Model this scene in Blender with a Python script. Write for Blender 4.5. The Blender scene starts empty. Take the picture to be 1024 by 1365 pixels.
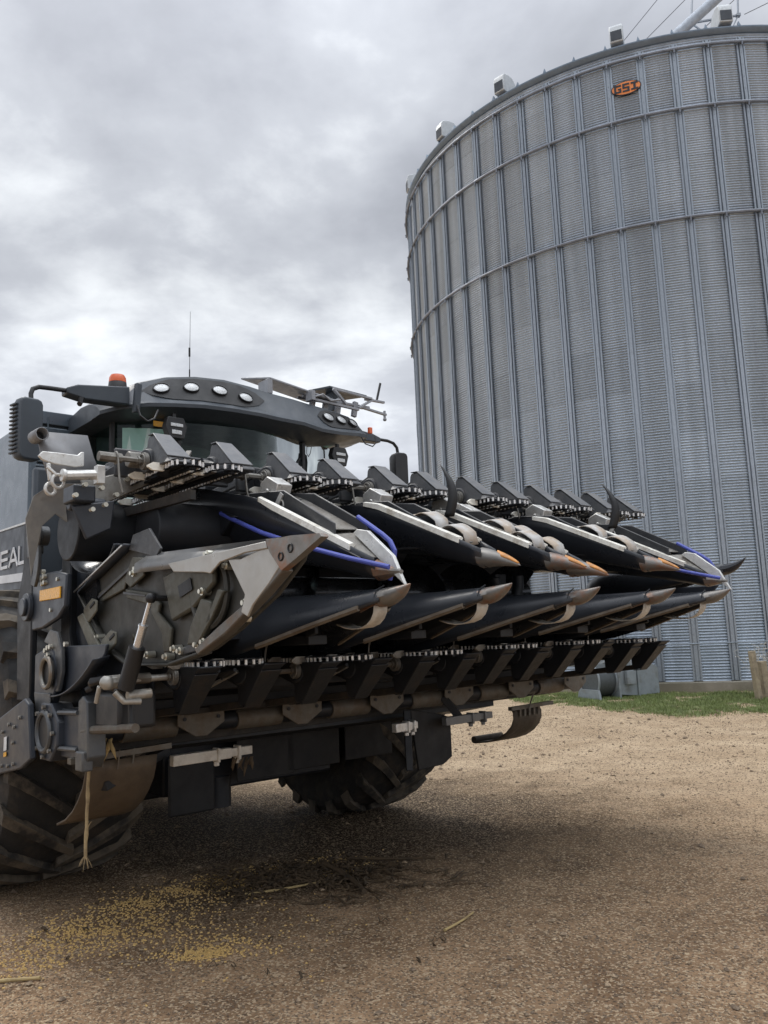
import bpy, bmesh, math, random
from mathutils import Vector, Matrix, noise
rnd = random.Random(7)
R = math.radians
sc = bpy.context.scene
COL = sc.collection

# ------------------------------------------------------------------ camera
PITCH, ROLL, CAMH, FPX = 0.1504, 0.0395, 1.6, 1100.0
cam = bpy.data.cameras.new('camera'); camo = bpy.data.objects.new('camera', cam); COL.objects.link(camo)
_F = Vector((0, math.cos(PITCH), math.sin(PITCH))); _U = Vector((0, -math.sin(PITCH), math.cos(PITCH))); _R = Vector((1, 0, 0))
_x = _R * math.cos(ROLL) - _U * math.sin(ROLL); _y = _R * math.sin(ROLL) + _U * math.cos(ROLL); _z = -_F
camo.matrix_world = Matrix(((_x.x, _y.x, _z.x, 0), (_x.y, _y.y, _z.y, 0), (_x.z, _y.z, _z.z, CAMH), (0, 0, 0, 1)))
cam.sensor_fit = 'VERTICAL'; cam.sensor_height = 24.0; cam.lens = 24.0 * FPX / 1365.0
cam.clip_start = 0.05; cam.clip_end = 3000
sc.camera = camo
sc.render.resolution_x = 768; sc.render.resolution_y = 1024
sc.view_settings.view_transform = 'Standard'; sc.view_settings.look = 'None'
sc.view_settings.exposure = 0.45; sc.view_settings.gamma = 1.0

# ------------------------------------------------------------------ world: overcast sky with clouds over a sky texture
SUN_EL, SUN_AZ = R(52), R(-40)      # azimuth from +Y towards +X
world = bpy.data.worlds.new('World'); sc.world = world; world.use_nodes = True
wt = world.node_tree; wn = wt.nodes; wl = wt.links; wn.clear()
def N(t, tree=None, **kw):
    n = (tree or wn).new(t)
    for k_, v in kw.items(): setattr(n, k_, v)
    return n
wout = N('ShaderNodeOutputWorld'); bg1 = N('ShaderNodeBackground'); bg2 = N('ShaderNodeBackground'); wmix = N('ShaderNodeMixShader')
sky = N('ShaderNodeTexSky', sky_type='NISHITA'); sky.sun_disc = False; sky.sun_elevation = SUN_EL; sky.sun_rotation = SUN_AZ
wl.new(sky.outputs[0], bg1.inputs[0]); bg1.inputs[1].default_value = 0.06
tc = N('ShaderNodeTexCoord'); sep = N('ShaderNodeSeparateXYZ'); wl.new(tc.outputs['Generated'], sep.inputs[0])
def wmath(op, a, b=None, clamp=False):
    n = N('ShaderNodeMath', operation=op); n.use_clamp = clamp
    for i, v in enumerate((a, b)):
        if v is None: continue
        if isinstance(v, (int, float)): n.inputs[i].default_value = v
        else: wl.new(v, n.inputs[i])
    return n.outputs[0]
zc = wmath('ADD', wmath('MAXIMUM', sep.outputs[2], 0.0), 0.22)
px = wmath('DIVIDE', sep.outputs[0], zc); py = wmath('DIVIDE', sep.outputs[1], zc)
cmb = N('ShaderNodeCombineXYZ'); wl.new(px, cmb.inputs[0]); wl.new(py, cmb.inputs[1]); cmb.inputs[2].default_value = 3.7
def wnoise(scale, detail, rough, dist=0.0, off=0.0):
    mp = N('ShaderNodeMapping'); mp.inputs['Location'].default_value = (off, off * 1.7, off * .3); wl.new(cmb.outputs[0], mp.inputs[0])
    n = N('ShaderNodeTexNoise'); n.inputs['Scale'].default_value = scale; n.inputs['Detail'].default_value = detail
    n.inputs['Roughness'].default_value = rough; n.inputs['Distortion'].default_value = dist; wl.new(mp.outputs[0], n.inputs['Vector'])
    return n.outputs['Fac']
big = wnoise(0.8, 5, 0.5, 0.1, 12.6); mid = wnoise(2.6, 9, 0.55, 0.12, 9.1)
cl = wmath('ADD', wmath('MULTIPLY', big, 0.55), wmath('MULTIPLY', mid, 0.45))
ramp = N('ShaderNodeValToRGB'); wl.new(cl, ramp.inputs[0]); cr = ramp.color_ramp
cr.elements[0].position = 0.38; cr.elements[0].color = (0.31, 0.325, 0.36, 1)
cr.elements[1].position = 0.62; cr.elements[1].color = (0.80, 0.83, 0.86, 1)
e = cr.elements.new(0.46); e.color = (0.385, 0.403, 0.445, 1)
e = cr.elements.new(0.53); e.color = (0.49, 0.512, 0.555, 1)
# brighter towards the zenith (overcast sky) and a touch brighter low down where the cloud thins
zen = wmath('ADD', wmath('MULTIPLY', wmath('POWER', wmath('MAXIMUM', sep.outputs[2], 0.0), 5.0), 3.6), 0.86)
low = wmath('MULTIPLY', wmath('SUBTRACT', 0.40, sep.outputs[2], True), 1.9)
cstr = wmath('ADD', zen, low)
wl.new(ramp.outputs[0], bg2.inputs[0]); wl.new(cstr, bg2.inputs[1])
wmix.inputs[0].default_value = 0.95
wl.new(bg1.outputs[0], wmix.inputs[1]); wl.new(bg2.outputs[0], wmix.inputs[2]); wl.new(wmix.outputs[0], wout.inputs[0])

sun = bpy.data.lights.new('sun', 'SUN'); sun.energy = 0.9; sun.angle = R(18); sun.color = (1.0, 0.96, 0.9)
suno = bpy.data.objects.new('sun', sun); COL.objects.link(suno)
sd = Vector((math.sin(SUN_AZ) * math.cos(SUN_EL), math.cos(SUN_AZ) * math.cos(SUN_EL), math.sin(SUN_EL)))
suno.rotation_euler = sd.to_track_quat('Z', 'Y').to_euler()

# ------------------------------------------------------------------ helpers
def tag(o, label=None, cat=None, group=None, kind=None):
    if label: o['label'] = label
    if cat: o['category'] = cat
    if group: o['group'] = group
    if kind: o['kind'] = kind
    return o
def empty(name, loc=(0, 0, 0), rz=0.0, parent=None):
    o = bpy.data.objects.new(name, None); COL.objects.link(o); o.location = loc; o.rotation_euler = (0, 0, rz)
    o.empty_display_size = 0.2
    if parent: o.parent = parent
    return o
class MB:
    def __init__(s): s.v = []; s.f = []; s.m = []; s.mi = 0
    def add(s, vs, fs):
        n = len(s.v); s.v += [tuple(v) for v in vs]; s.f += [tuple(i + n for i in f) for f in fs]; s.m += [s.mi] * len(fs); return s
    def box(s, c, size, rot=None):
        hx, hy, hz = [d / 2 for d in size]; c = Vector(c)
        vs = [Vector((x, y, z)) for x in (-hx, hx) for y in (-hy, hy) for z in (-hz, hz)]
        if rot is not None: vs = [rot @ v for v in vs]
        return s.add([v + c for v in vs], [(0, 1, 3, 2), (4, 6, 7, 5), (0, 4, 5, 1), (2, 3, 7, 6), (0, 2, 6, 4), (1, 5, 7, 3)])
    def bar(s, p0, p1, w, h, up=(0, 0, 1)):
        p0 = Vector(p0); p1 = Vector(p1); d = (p1 - p0); L = d.length; d.normalize(); upv = Vector(up)
        sd_ = d.cross(upv)
        if sd_.length < 1e-4: sd_ = d.cross(Vector((1, 0, 0)))
        sd_.normalize(); u2 = sd_.cross(d)
        m = Matrix((d, sd_, u2)).transposed()
        return s.box((p0 + p1) / 2, (L, w, h), m)
    def prism(s, poly, axis_vec):
        n = len(poly); a = [Vector(p) for p in poly]; ax = Vector(axis_vec); b = [p + ax for p in a]
        return s.add(a + b, [tuple(range(n))[::-1], tuple(range(n, 2 * n))] + [(i, (i + 1) % n, n + (i + 1) % n, n + i) for i in range(n)])
    def tube(s, pts, r, n=10, caps=True, closed=False):
        pts = [Vector(p) for p in pts]; rs = r if isinstance(r, (list, tuple)) else [r] * len(pts)
        m = len(pts); rings = []; pu = None
        for i, p in enumerate(pts):
            if closed: t = pts[(i + 1) % m] - pts[i - 1]
            else: t = pts[min(i + 1, m - 1)] - pts[max(i - 1, 0)]
            t.normalize()
            if pu is None:
                pu = t.orthogonal().normalized()
            pu = (pu - t * pu.dot(t)).normalized(); w_ = t.cross(pu)
            rings.append([p + (pu * math.cos(2 * math.pi * k / n) + w_ * math.sin(2 * math.pi * k / n)) * rs[i] for k in range(n)])
        return s.loft(rings, closed_ring=True, cap=caps and not closed, loop=closed)
    def loft(s, rings, closed_ring=False, cap=False, loop=False):
        n = len(rings[0]); m = len(rings); vs = [v for r_ in rings for v in r_]; fs = []
        for i in range(m if loop else m - 1):
            j = (i + 1) % m
            for k in range(n if closed_ring else n - 1):
                k2 = (k + 1) % n
                fs.append((i * n + k, i * n + k2, j * n + k2, j * n + k))
        if cap: fs.append(tuple(range(n))[::-1]); fs.append(tuple((m - 1) * n + k for k in range(n)))
        return s.add(vs, fs)
    def cyl(s, p0, p1, r, r2=None, n=16, caps=True):
        return s.tube([p0, p1], [r, r if r2 is None else r2], n, caps)
    def ring(s, c, axis, R_, r, n=20, k=8):
        ax = Vector(axis).normalized(); u = ax.orthogonal().normalized(); w_ = ax.cross(u); c = Vector(c)
        return s.tube([c + (u * math.cos(2 * math.pi * i / n) + w_ * math.sin(2 * math.pi * i / n)) * R_ for i in range(n)], r, k, closed=True)
    def ball(s, c, r, n=8, sc_=(1, 1, 1)):
        c = Vector(c); rings = []
        for i in range(1, n):
            t = math.pi * i / n
            rings.append([c + Vector((math.sin(t) * math.cos(2 * math.pi * k / (2 * n)) * r * sc_[0], math.sin(t) * math.sin(2 * math.pi * k / (2 * n)) * r * sc_[1], math.cos(t) * r * sc_[2])) for k in range(2 * n)])
        return s.loft(rings, closed_ring=True, cap=True)
    def build(s, name, mat, parent=None, ang=35, bevel=0.0, solid=0.0, flat=False):
        me = bpy.data.meshes.new(name); me.from_pydata(s.v, [], s.f)
        mats = mat if isinstance(mat, (list, tuple)) else [mat]
        for m_ in mats: me.materials.append(m_)
        if len(mats) > 1: me.polygons.foreach_set('material_index', s.m)
        me.update(); bm = bmesh.new(); bm.from_mesh(me); bmesh.ops.recalc_face_normals(bm, faces=bm.faces); bm.to_mesh(me); bm.free()
        o = bpy.data.objects.new(name, me); COL.objects.link(o)
        if parent: o.parent = parent
        if not flat:
            me.polygons.foreach_set('use_smooth', [True] * len(me.polygons)); me.set_sharp_from_angle(angle=R(ang))
        if solid:
            md = o.modifiers.new('solid', 'SOLIDIFY'); md.thickness = solid; md.offset = 0
        if bevel:
            md = o.modifiers.new('bevel', 'BEVEL'); md.width = bevel; md.segments = 2; md.limit_method = 'ANGLE'; md.angle_limit = R(40)
            md.harden_normals = False
        return o
def P(a, b, c): return Vector((b, a, c))          # machine frame: a = across, b = forward, c = up
def PP(l): return [P(*p) for p in l]
def copy_tree(o, parent=None, name=None):
    c = o.copy(); COL.objects.link(c)
    if parent is not None: c.parent = parent
    for ch in [x for x in o.children]: copy_tree(ch, c)
    return c

# ------------------------------------------------------------------ materials
M = {}
def mat(name, col, rough=0.5, metal=0.0, dirt=None, dirt_amt=0.0, dirt_scale=3.0, var=0.12, bump=0.0, bump_scale=40, coat=0.0, spec=0.5, dust=0.0, dustcol=(0.22, 0.17, 0.12), rvar=0.1, streak=None):
    m = bpy.data.materials.new(name); m.use_nodes = True; t = m.node_tree; ns = t.nodes; ls = t.links
    b = ns['Principled BSDF']; b.inputs['Metallic'].default_value = metal; b.inputs['Specular IOR Level'].default_value = spec
    if coat: b.inputs['Coat Weight'].default_value = coat; b.inputs['Coat Roughness'].default_value = 0.25
    tc0 = ns.new('ShaderNodeTexCoord'); oi = ns.new('ShaderNodeObjectInfo'); vm = ns.new('ShaderNodeVectorMath'); vm.operation = 'SCALE'; vm.inputs[0].default_value = (31, 17, 23)
    ls.new(oi.outputs['Random'], vm.inputs['Scale']); va = ns.new('ShaderNodeVectorMath'); va.operation = 'ADD'; ls.new(tc0.outputs['Object'], va.inputs[0]); ls.new(vm.outputs[0], va.inputs[1])
    class _T: pass
    tc = _T(); tc.outputs = {'Object': va.outputs[0]}
    def nz(scale, det=6, r_=0.6, vec=None):
        n = ns.new('ShaderNodeTexNoise'); n.inputs['Scale'].default_value = scale; n.inputs['Detail'].default_value = det; n.inputs['Roughness'].default_value = r_
        ls.new(vec or tc.outputs['Object'], n.inputs['Vector']); return n.outputs['Fac']
    def mixc(f, a, bb):
        n = ns.new('ShaderNodeMix'); n.data_type = 'RGBA'
        for s_, v in ((0, f), (6, a), (7, bb)):
            if isinstance(v, (int, float)): n.inputs[s_].default_value = v
            elif isinstance(v, tuple): n.inputs[s_].default_value = (*v[:3], 1)
            else: ls.new(v, n.inputs[s_])
        return n.outputs[2]
    def mrange(v, a, bb, c=0.0, d=1.0):
        n = ns.new('ShaderNodeMapRange'); ls.new(v, n.inputs[0])
        for i, x in enumerate((a, bb, c, d)): n.inputs[i + 1].default_value = x
        return n.outputs[0]
    n1 = nz(dirt_scale * 2.3)
    c = mixc(mrange(n1, 0.3, 0.7), tuple(x * (1 - var) for x in col), tuple(min(1, x * (1 + var)) for x in col))
    if dirt:
        n2 = nz(dirt_scale, 8, 0.65); lo = 0.72 - dirt_amt * 0.5
        c = mixc(mrange(n2, lo - 0.06, lo + 0.1, 0, min(1, dirt_amt + 0.25)), c, dirt)
    if dust:          # dust that has settled on upward faces and in patches
        g = ns.new('ShaderNodeNewGeometry'); sp = ns.new('ShaderNodeSeparateXYZ'); ls.new(g.outputs['Normal'], sp.inputs[0])
        up = mrange(sp.outputs[2], -0.1, 1.0, 0.25, 1.0); n3 = mrange(nz(dirt_scale * 1.4, 8, 0.7), 0.35, 0.7, 0.1, 1.0)
        mu = ns.new('ShaderNodeMath'); mu.operation = 'MULTIPLY'; ls.new(up, mu.inputs[0]); ls.new(n3, mu.inputs[1])
        mu2 = ns.new('ShaderNodeMath'); mu2.operation = 'MULTIPLY'; ls.new(mu.outputs[0], mu2.inputs[0]); mu2.inputs[1].default_value = dust
        c = mixc(mu2.outputs[0], c, dustcol)
    if isinstance(c, tuple): b.inputs['Base Color'].default_value = (*c, 1)
    else: ls.new(c, b.inputs['Base Color'])
    ls.new(mrange(nz(dirt_scale * 3), 0.3, 0.7, max(0.03, rough - rvar), min(1, rough + rvar)), b.inputs['Roughness'])
    if bump:
        bp = ns.new('ShaderNodeBump'); bp.inputs['Strength'].default_value = bump; bp.inputs['Distance'].default_value = 0.01
        ls.new(nz(bump_scale, 8, 0.65), bp.inputs['Height']); ls.new(bp.outputs[0], b.inputs['Normal'])
    M[name] = m; return m
mat('hood_black', (0.017, 0.020, 0.026), 0.31, dust=0.32, dustcol=(0.085, 0.088, 0.092), dirt_scale=1.3, spec=0.55, bump=0.05, bump_scale=90)  # grey dust, brightened to paint in the snouts' broad highlight
mat('frame_black', (0.010, 0.013, 0.018), 0.5, dust=0.22, dustcol=(0.11, 0.09, 0.07), dirt_scale=3, spec=0.4, bump=0.08, bump_scale=50)
mat('frame_blue', (0.028, 0.036, 0.050), 0.42, dust=0.3, dustcol=(0.14, 0.125, 0.11), dirt_scale=3, spec=0.5, bump=0.05)
mat('fin_gray', (0.028, 0.032, 0.038), 0.42, dust=0.5, dustcol=(0.24, 0.22, 0.20), dirt_scale=6, bump=0.15, bump_scale=60)
mat('cast_gray', (0.22, 0.21, 0.19), 0.5, 0.5, dirt=(0.10, 0.08, 0.06), dirt_amt=0.35, dirt_scale=9, bump=0.2, bump_scale=70, rvar=0.15)
mat('worn_steel', (0.66, 0.655, 0.63), 0.38, 0.5, dirt=(0.40, 0.34, 0.26), dirt_amt=0.25, dirt_scale=11, bump=0.15, bump_scale=80, rvar=0.15)
mat('cream_steel', (0.80, 0.78, 0.71), 0.45, 0.15, dirt=(0.36, 0.30, 0.21), dirt_amt=0.35, dirt_scale=12, bump=0.1, bump_scale=90)
mat('mud_steel', (0.13, 0.118, 0.098), 0.6, 0.3, dirt=(0.10, 0.07, 0.045), dirt_amt=0.4, dirt_scale=8, bump=0.2)
mat('mud_dark', (0.085, 0.068, 0.050), 0.7, 0.1, dirt=(0.045, 0.035, 0.025), dirt_amt=0.5, dirt_scale=7, bump=0.3)
mat('tip_worn', (0.22, 0.21, 0.195), 0.45, 0.55, dirt=(0.30, 0.11, 0.035), dirt_amt=0.4, dirt_scale=7, bump=0.15, rvar=0.15)
mat('tip_orange', (0.60, 0.26, 0.06), 0.5, 0.1, dirt=(0.16, 0.12, 0.09), dirt_amt=0.42, dirt_scale=14, bump=0.1)
mat('strap_white', (0.52, 0.51, 0.49), 0.5, dirt=(0.42, 0.30, 0.18), dirt_amt=0.45, dirt_scale=6)
mat('strap_beige', (0.56, 0.52, 0.45), 0.55, dirt=(0.25, 0.20, 0.14), dirt_amt=0.3, dirt_scale=8)
mat('blue_plastic', (0.060, 0.085, 0.42), 0.38, dust=0.25, dustcol=(0.3, 0.3, 0.4), dirt_scale=6)
mat('inside_olive', (0.030, 0.031, 0.028), 0.55, 0.0, dust=0.45, dustcol=(0.16, 0.145, 0.115), dirt_scale=4, bump=0.12)
mat('bracket_olive', (0.085, 0.083, 0.066), 0.5, 0.35, dirt=(0.07, 0.06, 0.045), dirt_amt=0.3, dirt_scale=10, bump=0.1)
mat('chain_dark', (0.025, 0.025, 0.028), 0.45, 0.6)
mat('chain_bright', (0.92, 0.91, 0.88), 0.4, 0.0, var=0.2, dirt_scale=14)
mat('lug_cream', (0.90, 0.87, 0.78), 0.45, 0.1, dirt=(0.4, 0.33, 0.22), dirt_amt=0.25, dirt_scale=14)
mat('rubber', (0.012, 0.012, 0.012), 0.75, dirt=(0.050, 0.038, 0.027), dirt_amt=0.38, dirt_scale=6, bump=0.3, bump_scale=40)
mat('lug_rubber', (0.020, 0.018, 0.016), 0.8, dirt=(0.13, 0.105, 0.075), dirt_amt=0.50, dirt_scale=5, bump=0.3, bump_scale=40)
mat('black_plastic', (0.014, 0.015, 0.017), 0.5, dust=0.25, dustcol=(0.12, 0.11, 0.10))
mat('body_gray', (0.065, 0.088, 0.110), 0.30, 0.35, dust=0.10, dustcol=(0.22, 0.22, 0.21), dirt_scale=2, coat=0.5, var=0.04)
mat('cab_gray', (0.040, 0.052, 0.066), 0.42, dust=0.3, dustcol=(0.18, 0.18, 0.18), dirt_scale=3)
mat('lamp_face', (0.55, 0.56, 0.56), 0.15, 0.5, var=0.3, dirt_scale=50, bump=0.4, bump_scale=160)
mat('chrome', (0.85, 0.86, 0.88), 0.12, 1.0)
mat('bolt_zinc', (0.62, 0.60, 0.52), 0.35, 0.8)
mat('yellow_reflector', (0.85, 0.42, 0.02), 0.3, var=0.08, dirt=(0.3, 0.18, 0.05), dirt_amt=0.2, dirt_scale=20)
mat('beacon_orange', (0.72, 0.13, 0.03), 0.25, coat=0.4)
mat('white_decal', (0.70, 0.71, 0.72), 0.45)
mat('stalk_tan', (0.42, 0.31, 0.14), 0.7, dirt=(0.22, 0.15, 0.07), dirt_amt=0.35, dirt_scale=12)
mat('stalk_dull', (0.34, 0.25, 0.13), 0.75, dirt=(0.16, 0.11, 0.06), dirt_amt=0.45, dirt_scale=14)
mat('husk_brown', (0.085, 0.055, 0.028), 0.8, dirt=(0.03, 0.022, 0.014), dirt_amt=0.4, dirt_scale=10)
mat('kernel_gold', (0.60, 0.40, 0.15), 0.5, var=0.5, dirt_scale=90)
mat('wood_post', (0.34, 0.28, 0.19), 0.8, dirt=(0.16, 0.13, 0.09), dirt_amt=0.4, dirt_scale=6, bump=0.4, bump_scale=30)
mat('twig_pale', (0.52, 0.49, 0.43), 0.8)
mat('dish_pale', (0.30, 0.31, 0.33), 0.4, 0.2, dirt_scale=8)
mat('hose', (0.012, 0.012, 0.013), 0.45)
mat('cab_inside', (0.085, 0.125, 0.128), 0.6)
mat('flap_black', (0.007, 0.0075, 0.009), 0.7, dust=.12)
mat('dark_cloth', (0.02, 0.02, 0.024), 0.8)
mat('reflection_green', (0.58, 0.74, 0.70), 0.6, var=0.08)  # colour of the sky reflection painted behind the cab glass
mat('orange_badge', (0.80, 0.26, 0.07), 0.5, var=0.12, dirt_scale=12)
mat('badge_black', (0.02, 0.022, 0.03), 0.5)
mat('concrete', (0.30, 0.27, 0.215), 0.85, dirt=(0.17, 0.155, 0.11), dirt_amt=0.45, dirt_scale=1.2, bump=0.3, bump_scale=14)
mat('roof_metal', (0.18, 0.225, 0.28), 0.5, 0.5, dirt_scale=2)
mat('vent_metal', (0.50, 0.52, 0.53), 0.5, 0.4, dirt_scale=4)
mat('vent_dark', (0.06, 0.07, 0.085), 0.7)
mat('steel_tube', (0.36, 0.39, 0.43), 0.5, 0.5, dirt_scale=3)
mat('cable_gray', (0.16, 0.16, 0.18), 0.6, 0.4)
mat('fan_gray', (0.26, 0.29, 0.31), 0.55, 0.3, dirt=(0.16, 0.15, 0.13), dirt_amt=0.3, dirt_scale=3)
mat('fan_mesh', (0.085, 0.095, 0.10), 0.6, 0.3, dirt_scale=9)
mat('stone', (0.42, 0.31, 0.195), 0.85, var=0.6, dirt=(0.12, 0.085, 0.06), dirt_amt=0.6, dirt_scale=17)

def bin_mat(name, col, metal, rough, panels=False):
    m = bpy.data.materials.new(name); m.use_nodes = True; t = m.node_tree; ns = t.nodes; ls = t.links; b = ns['Principled BSDF']
    tc = ns.new('ShaderNodeTexCoord')
    def nz(scale, det, mp=None):
        n = ns.new('ShaderNodeTexNoise'); n.inputs['Scale'].default_value = scale; n.inputs['Detail'].default_value = det
        if mp: ma = ns.new('ShaderNodeMapping'); ma.inputs['Scale'].default_value = mp; ls.new(tc.outputs['Object'], ma.inputs[0]); ls.new(ma.outputs[0], n.inputs['Vector'])
        else: ls.new(tc.outputs['Object'], n.inputs['Vector'])
        return n.outputs['Fac']
    def mr(v, a, bb, c, d):
        n = ns.new('ShaderNodeMapRange'); ls.new(v, n.inputs[0])
        for i, x in enumerate((a, bb, c, d)): n.inputs[i + 1].default_value = x
        return n.outputs[0]
    mx = ns.new('ShaderNodeMix'); mx.data_type = 'RGBA'; ls.new(mr(nz(1.0, 6, (3.0, 3.0, 0.12)), 0.35, 0.68, 0, 1), mx.inputs[0])
    mx.inputs[6].default_value = (*[x * 0.82 for x in col], 1); mx.inputs[7].default_value = (*[min(1, x * 1.12) for x in col], 1)
    m2 = ns.new('ShaderNodeMix'); m2.data_type = 'RGBA'; m2.blend_type = 'MULTIPLY'; m2.inputs[0].default_value = 1
    ls.new(mx.outputs[2], m2.inputs[6]); cb = ns.new('ShaderNodeCombineColor'); v = mr(nz(26, 6), 0.3, 0.7, 0.86, 1.1)
    for i in range(3): ls.new(v, cb.inputs[i])
    ls.new(cb.outputs[0], m2.inputs[7]); last = m2.outputs[2]
    if panels:
        def mm(op, a, bb=None):
            n = ns.new('ShaderNodeMath'); n.operation = op
            for i, q_ in enumerate((a, bb)):
                if q_ is None: continue
                if isinstance(q_, (int, float)): n.inputs[i].default_value = q_
                else: ls.new(q_, n.inputs[i])
            return n.outputs[0]
        sp = ns.new('ShaderNodeSeparateXYZ'); ls.new(tc.outputs['Object'], sp.inputs[0])
        az_ = mm('DIVIDE', mm('SUBTRACT', mm('ARCTAN2', sp.outputs[0], mm('MULTIPLY', sp.outputs[1], -1)), -0.2147 - 6.28318), 0.0981748 * 2)
        row = mm('FLOOR', mm('DIVIDE', mm('SUBTRACT', sp.outputs[2], 0.38), 1.1147)); off = mm('MULTIPLY', mm('MODULO', row, 2), 0.5)
        cell = mm('FLOOR', mm('ADD', az_, off)); cv = ns.new('ShaderNodeCombineXYZ'); ls.new(cell, cv.inputs[0]); ls.new(row, cv.inputs[1])
        wn_ = ns.new('ShaderNodeTexWhiteNoise'); wn_.noise_dimensions = '2D'; ls.new(cv.outputs[0], wn_.inputs['Vector'])
        seam = mm('FRACT', mm('DIVIDE', mm('SUBTRACT', sp.outputs[2], 0.38), 1.1147)); sl = mr(seam, 0.0, 0.03, 0.80, 1.0)
        f_ = mm('MULTIPLY', mr(wn_.outputs['Value'], 0, 1, .90, 1.07), sl); c3 = ns.new('ShaderNodeCombineColor')
        for i in range(3): ls.new(f_, c3.inputs[i])
        m3 = ns.new('ShaderNodeMix'); m3.data_type = 'RGBA'; m3.blend_type = 'MULTIPLY'; m3.inputs[0].default_value = 1; ls.new(last, m3.inputs[6]); ls.new(c3.outputs[0], m3.inputs[7]); last = m3.outputs[2]
    ls.new(last, b.inputs['Base Color'])
    b.inputs['Metallic'].default_value = metal; ls.new(mr(nz(5, 5), 0.3, 0.7, rough - 0.07, rough + 0.08), b.inputs['Roughness'])
    M[name] = m; return m
bin_mat('bin_sheet', (0.40, 0.455, 0.52), 0.75, 0.40, True)
bin_mat('bin_stiff', (0.36, 0.40, 0.445), 0.7, 0.42)
bin_mat('bin_ring', (0.24, 0.26, 0.30), 0.6, 0.5)

def glass_mat(name, tint, refl=0.10):
    m = bpy.data.materials.new(name); m.use_nodes = True; t = m.node_tree; ns = t.nodes; ls = t.links; ns.clear()
    o = ns.new('ShaderNodeOutputMaterial'); mx = ns.new('ShaderNodeMixShader'); tr = ns.new('ShaderNodeBsdfTransparent'); gl = ns.new('ShaderNodeBsdfGlossy')
    fr = ns.new('ShaderNodeFresnel'); fr.inputs[0].default_value = 1.5; tr.inputs[0].default_value = (*tint, 1); gl.inputs['Roughness'].default_value = 0.03
    gl.inputs['Color'].default_value = (0.45, 0.48, 0.48, 1)
    ls.new(fr.outputs[0], mx.inputs[0]); ls.new(tr.outputs[0], mx.inputs[1]); ls.new(gl.outputs[0], mx.inputs[2]); ls.new(mx.outputs[0], o.inputs[0])
    M[name] = m; return m
glass_mat('glass', (0.74, 0.86, 0.83)); glass_mat('glass_teal', (0.25, 0.82, 0.68)); glass_mat('glass_pale', (0.85, 0.95, 0.93))

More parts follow.
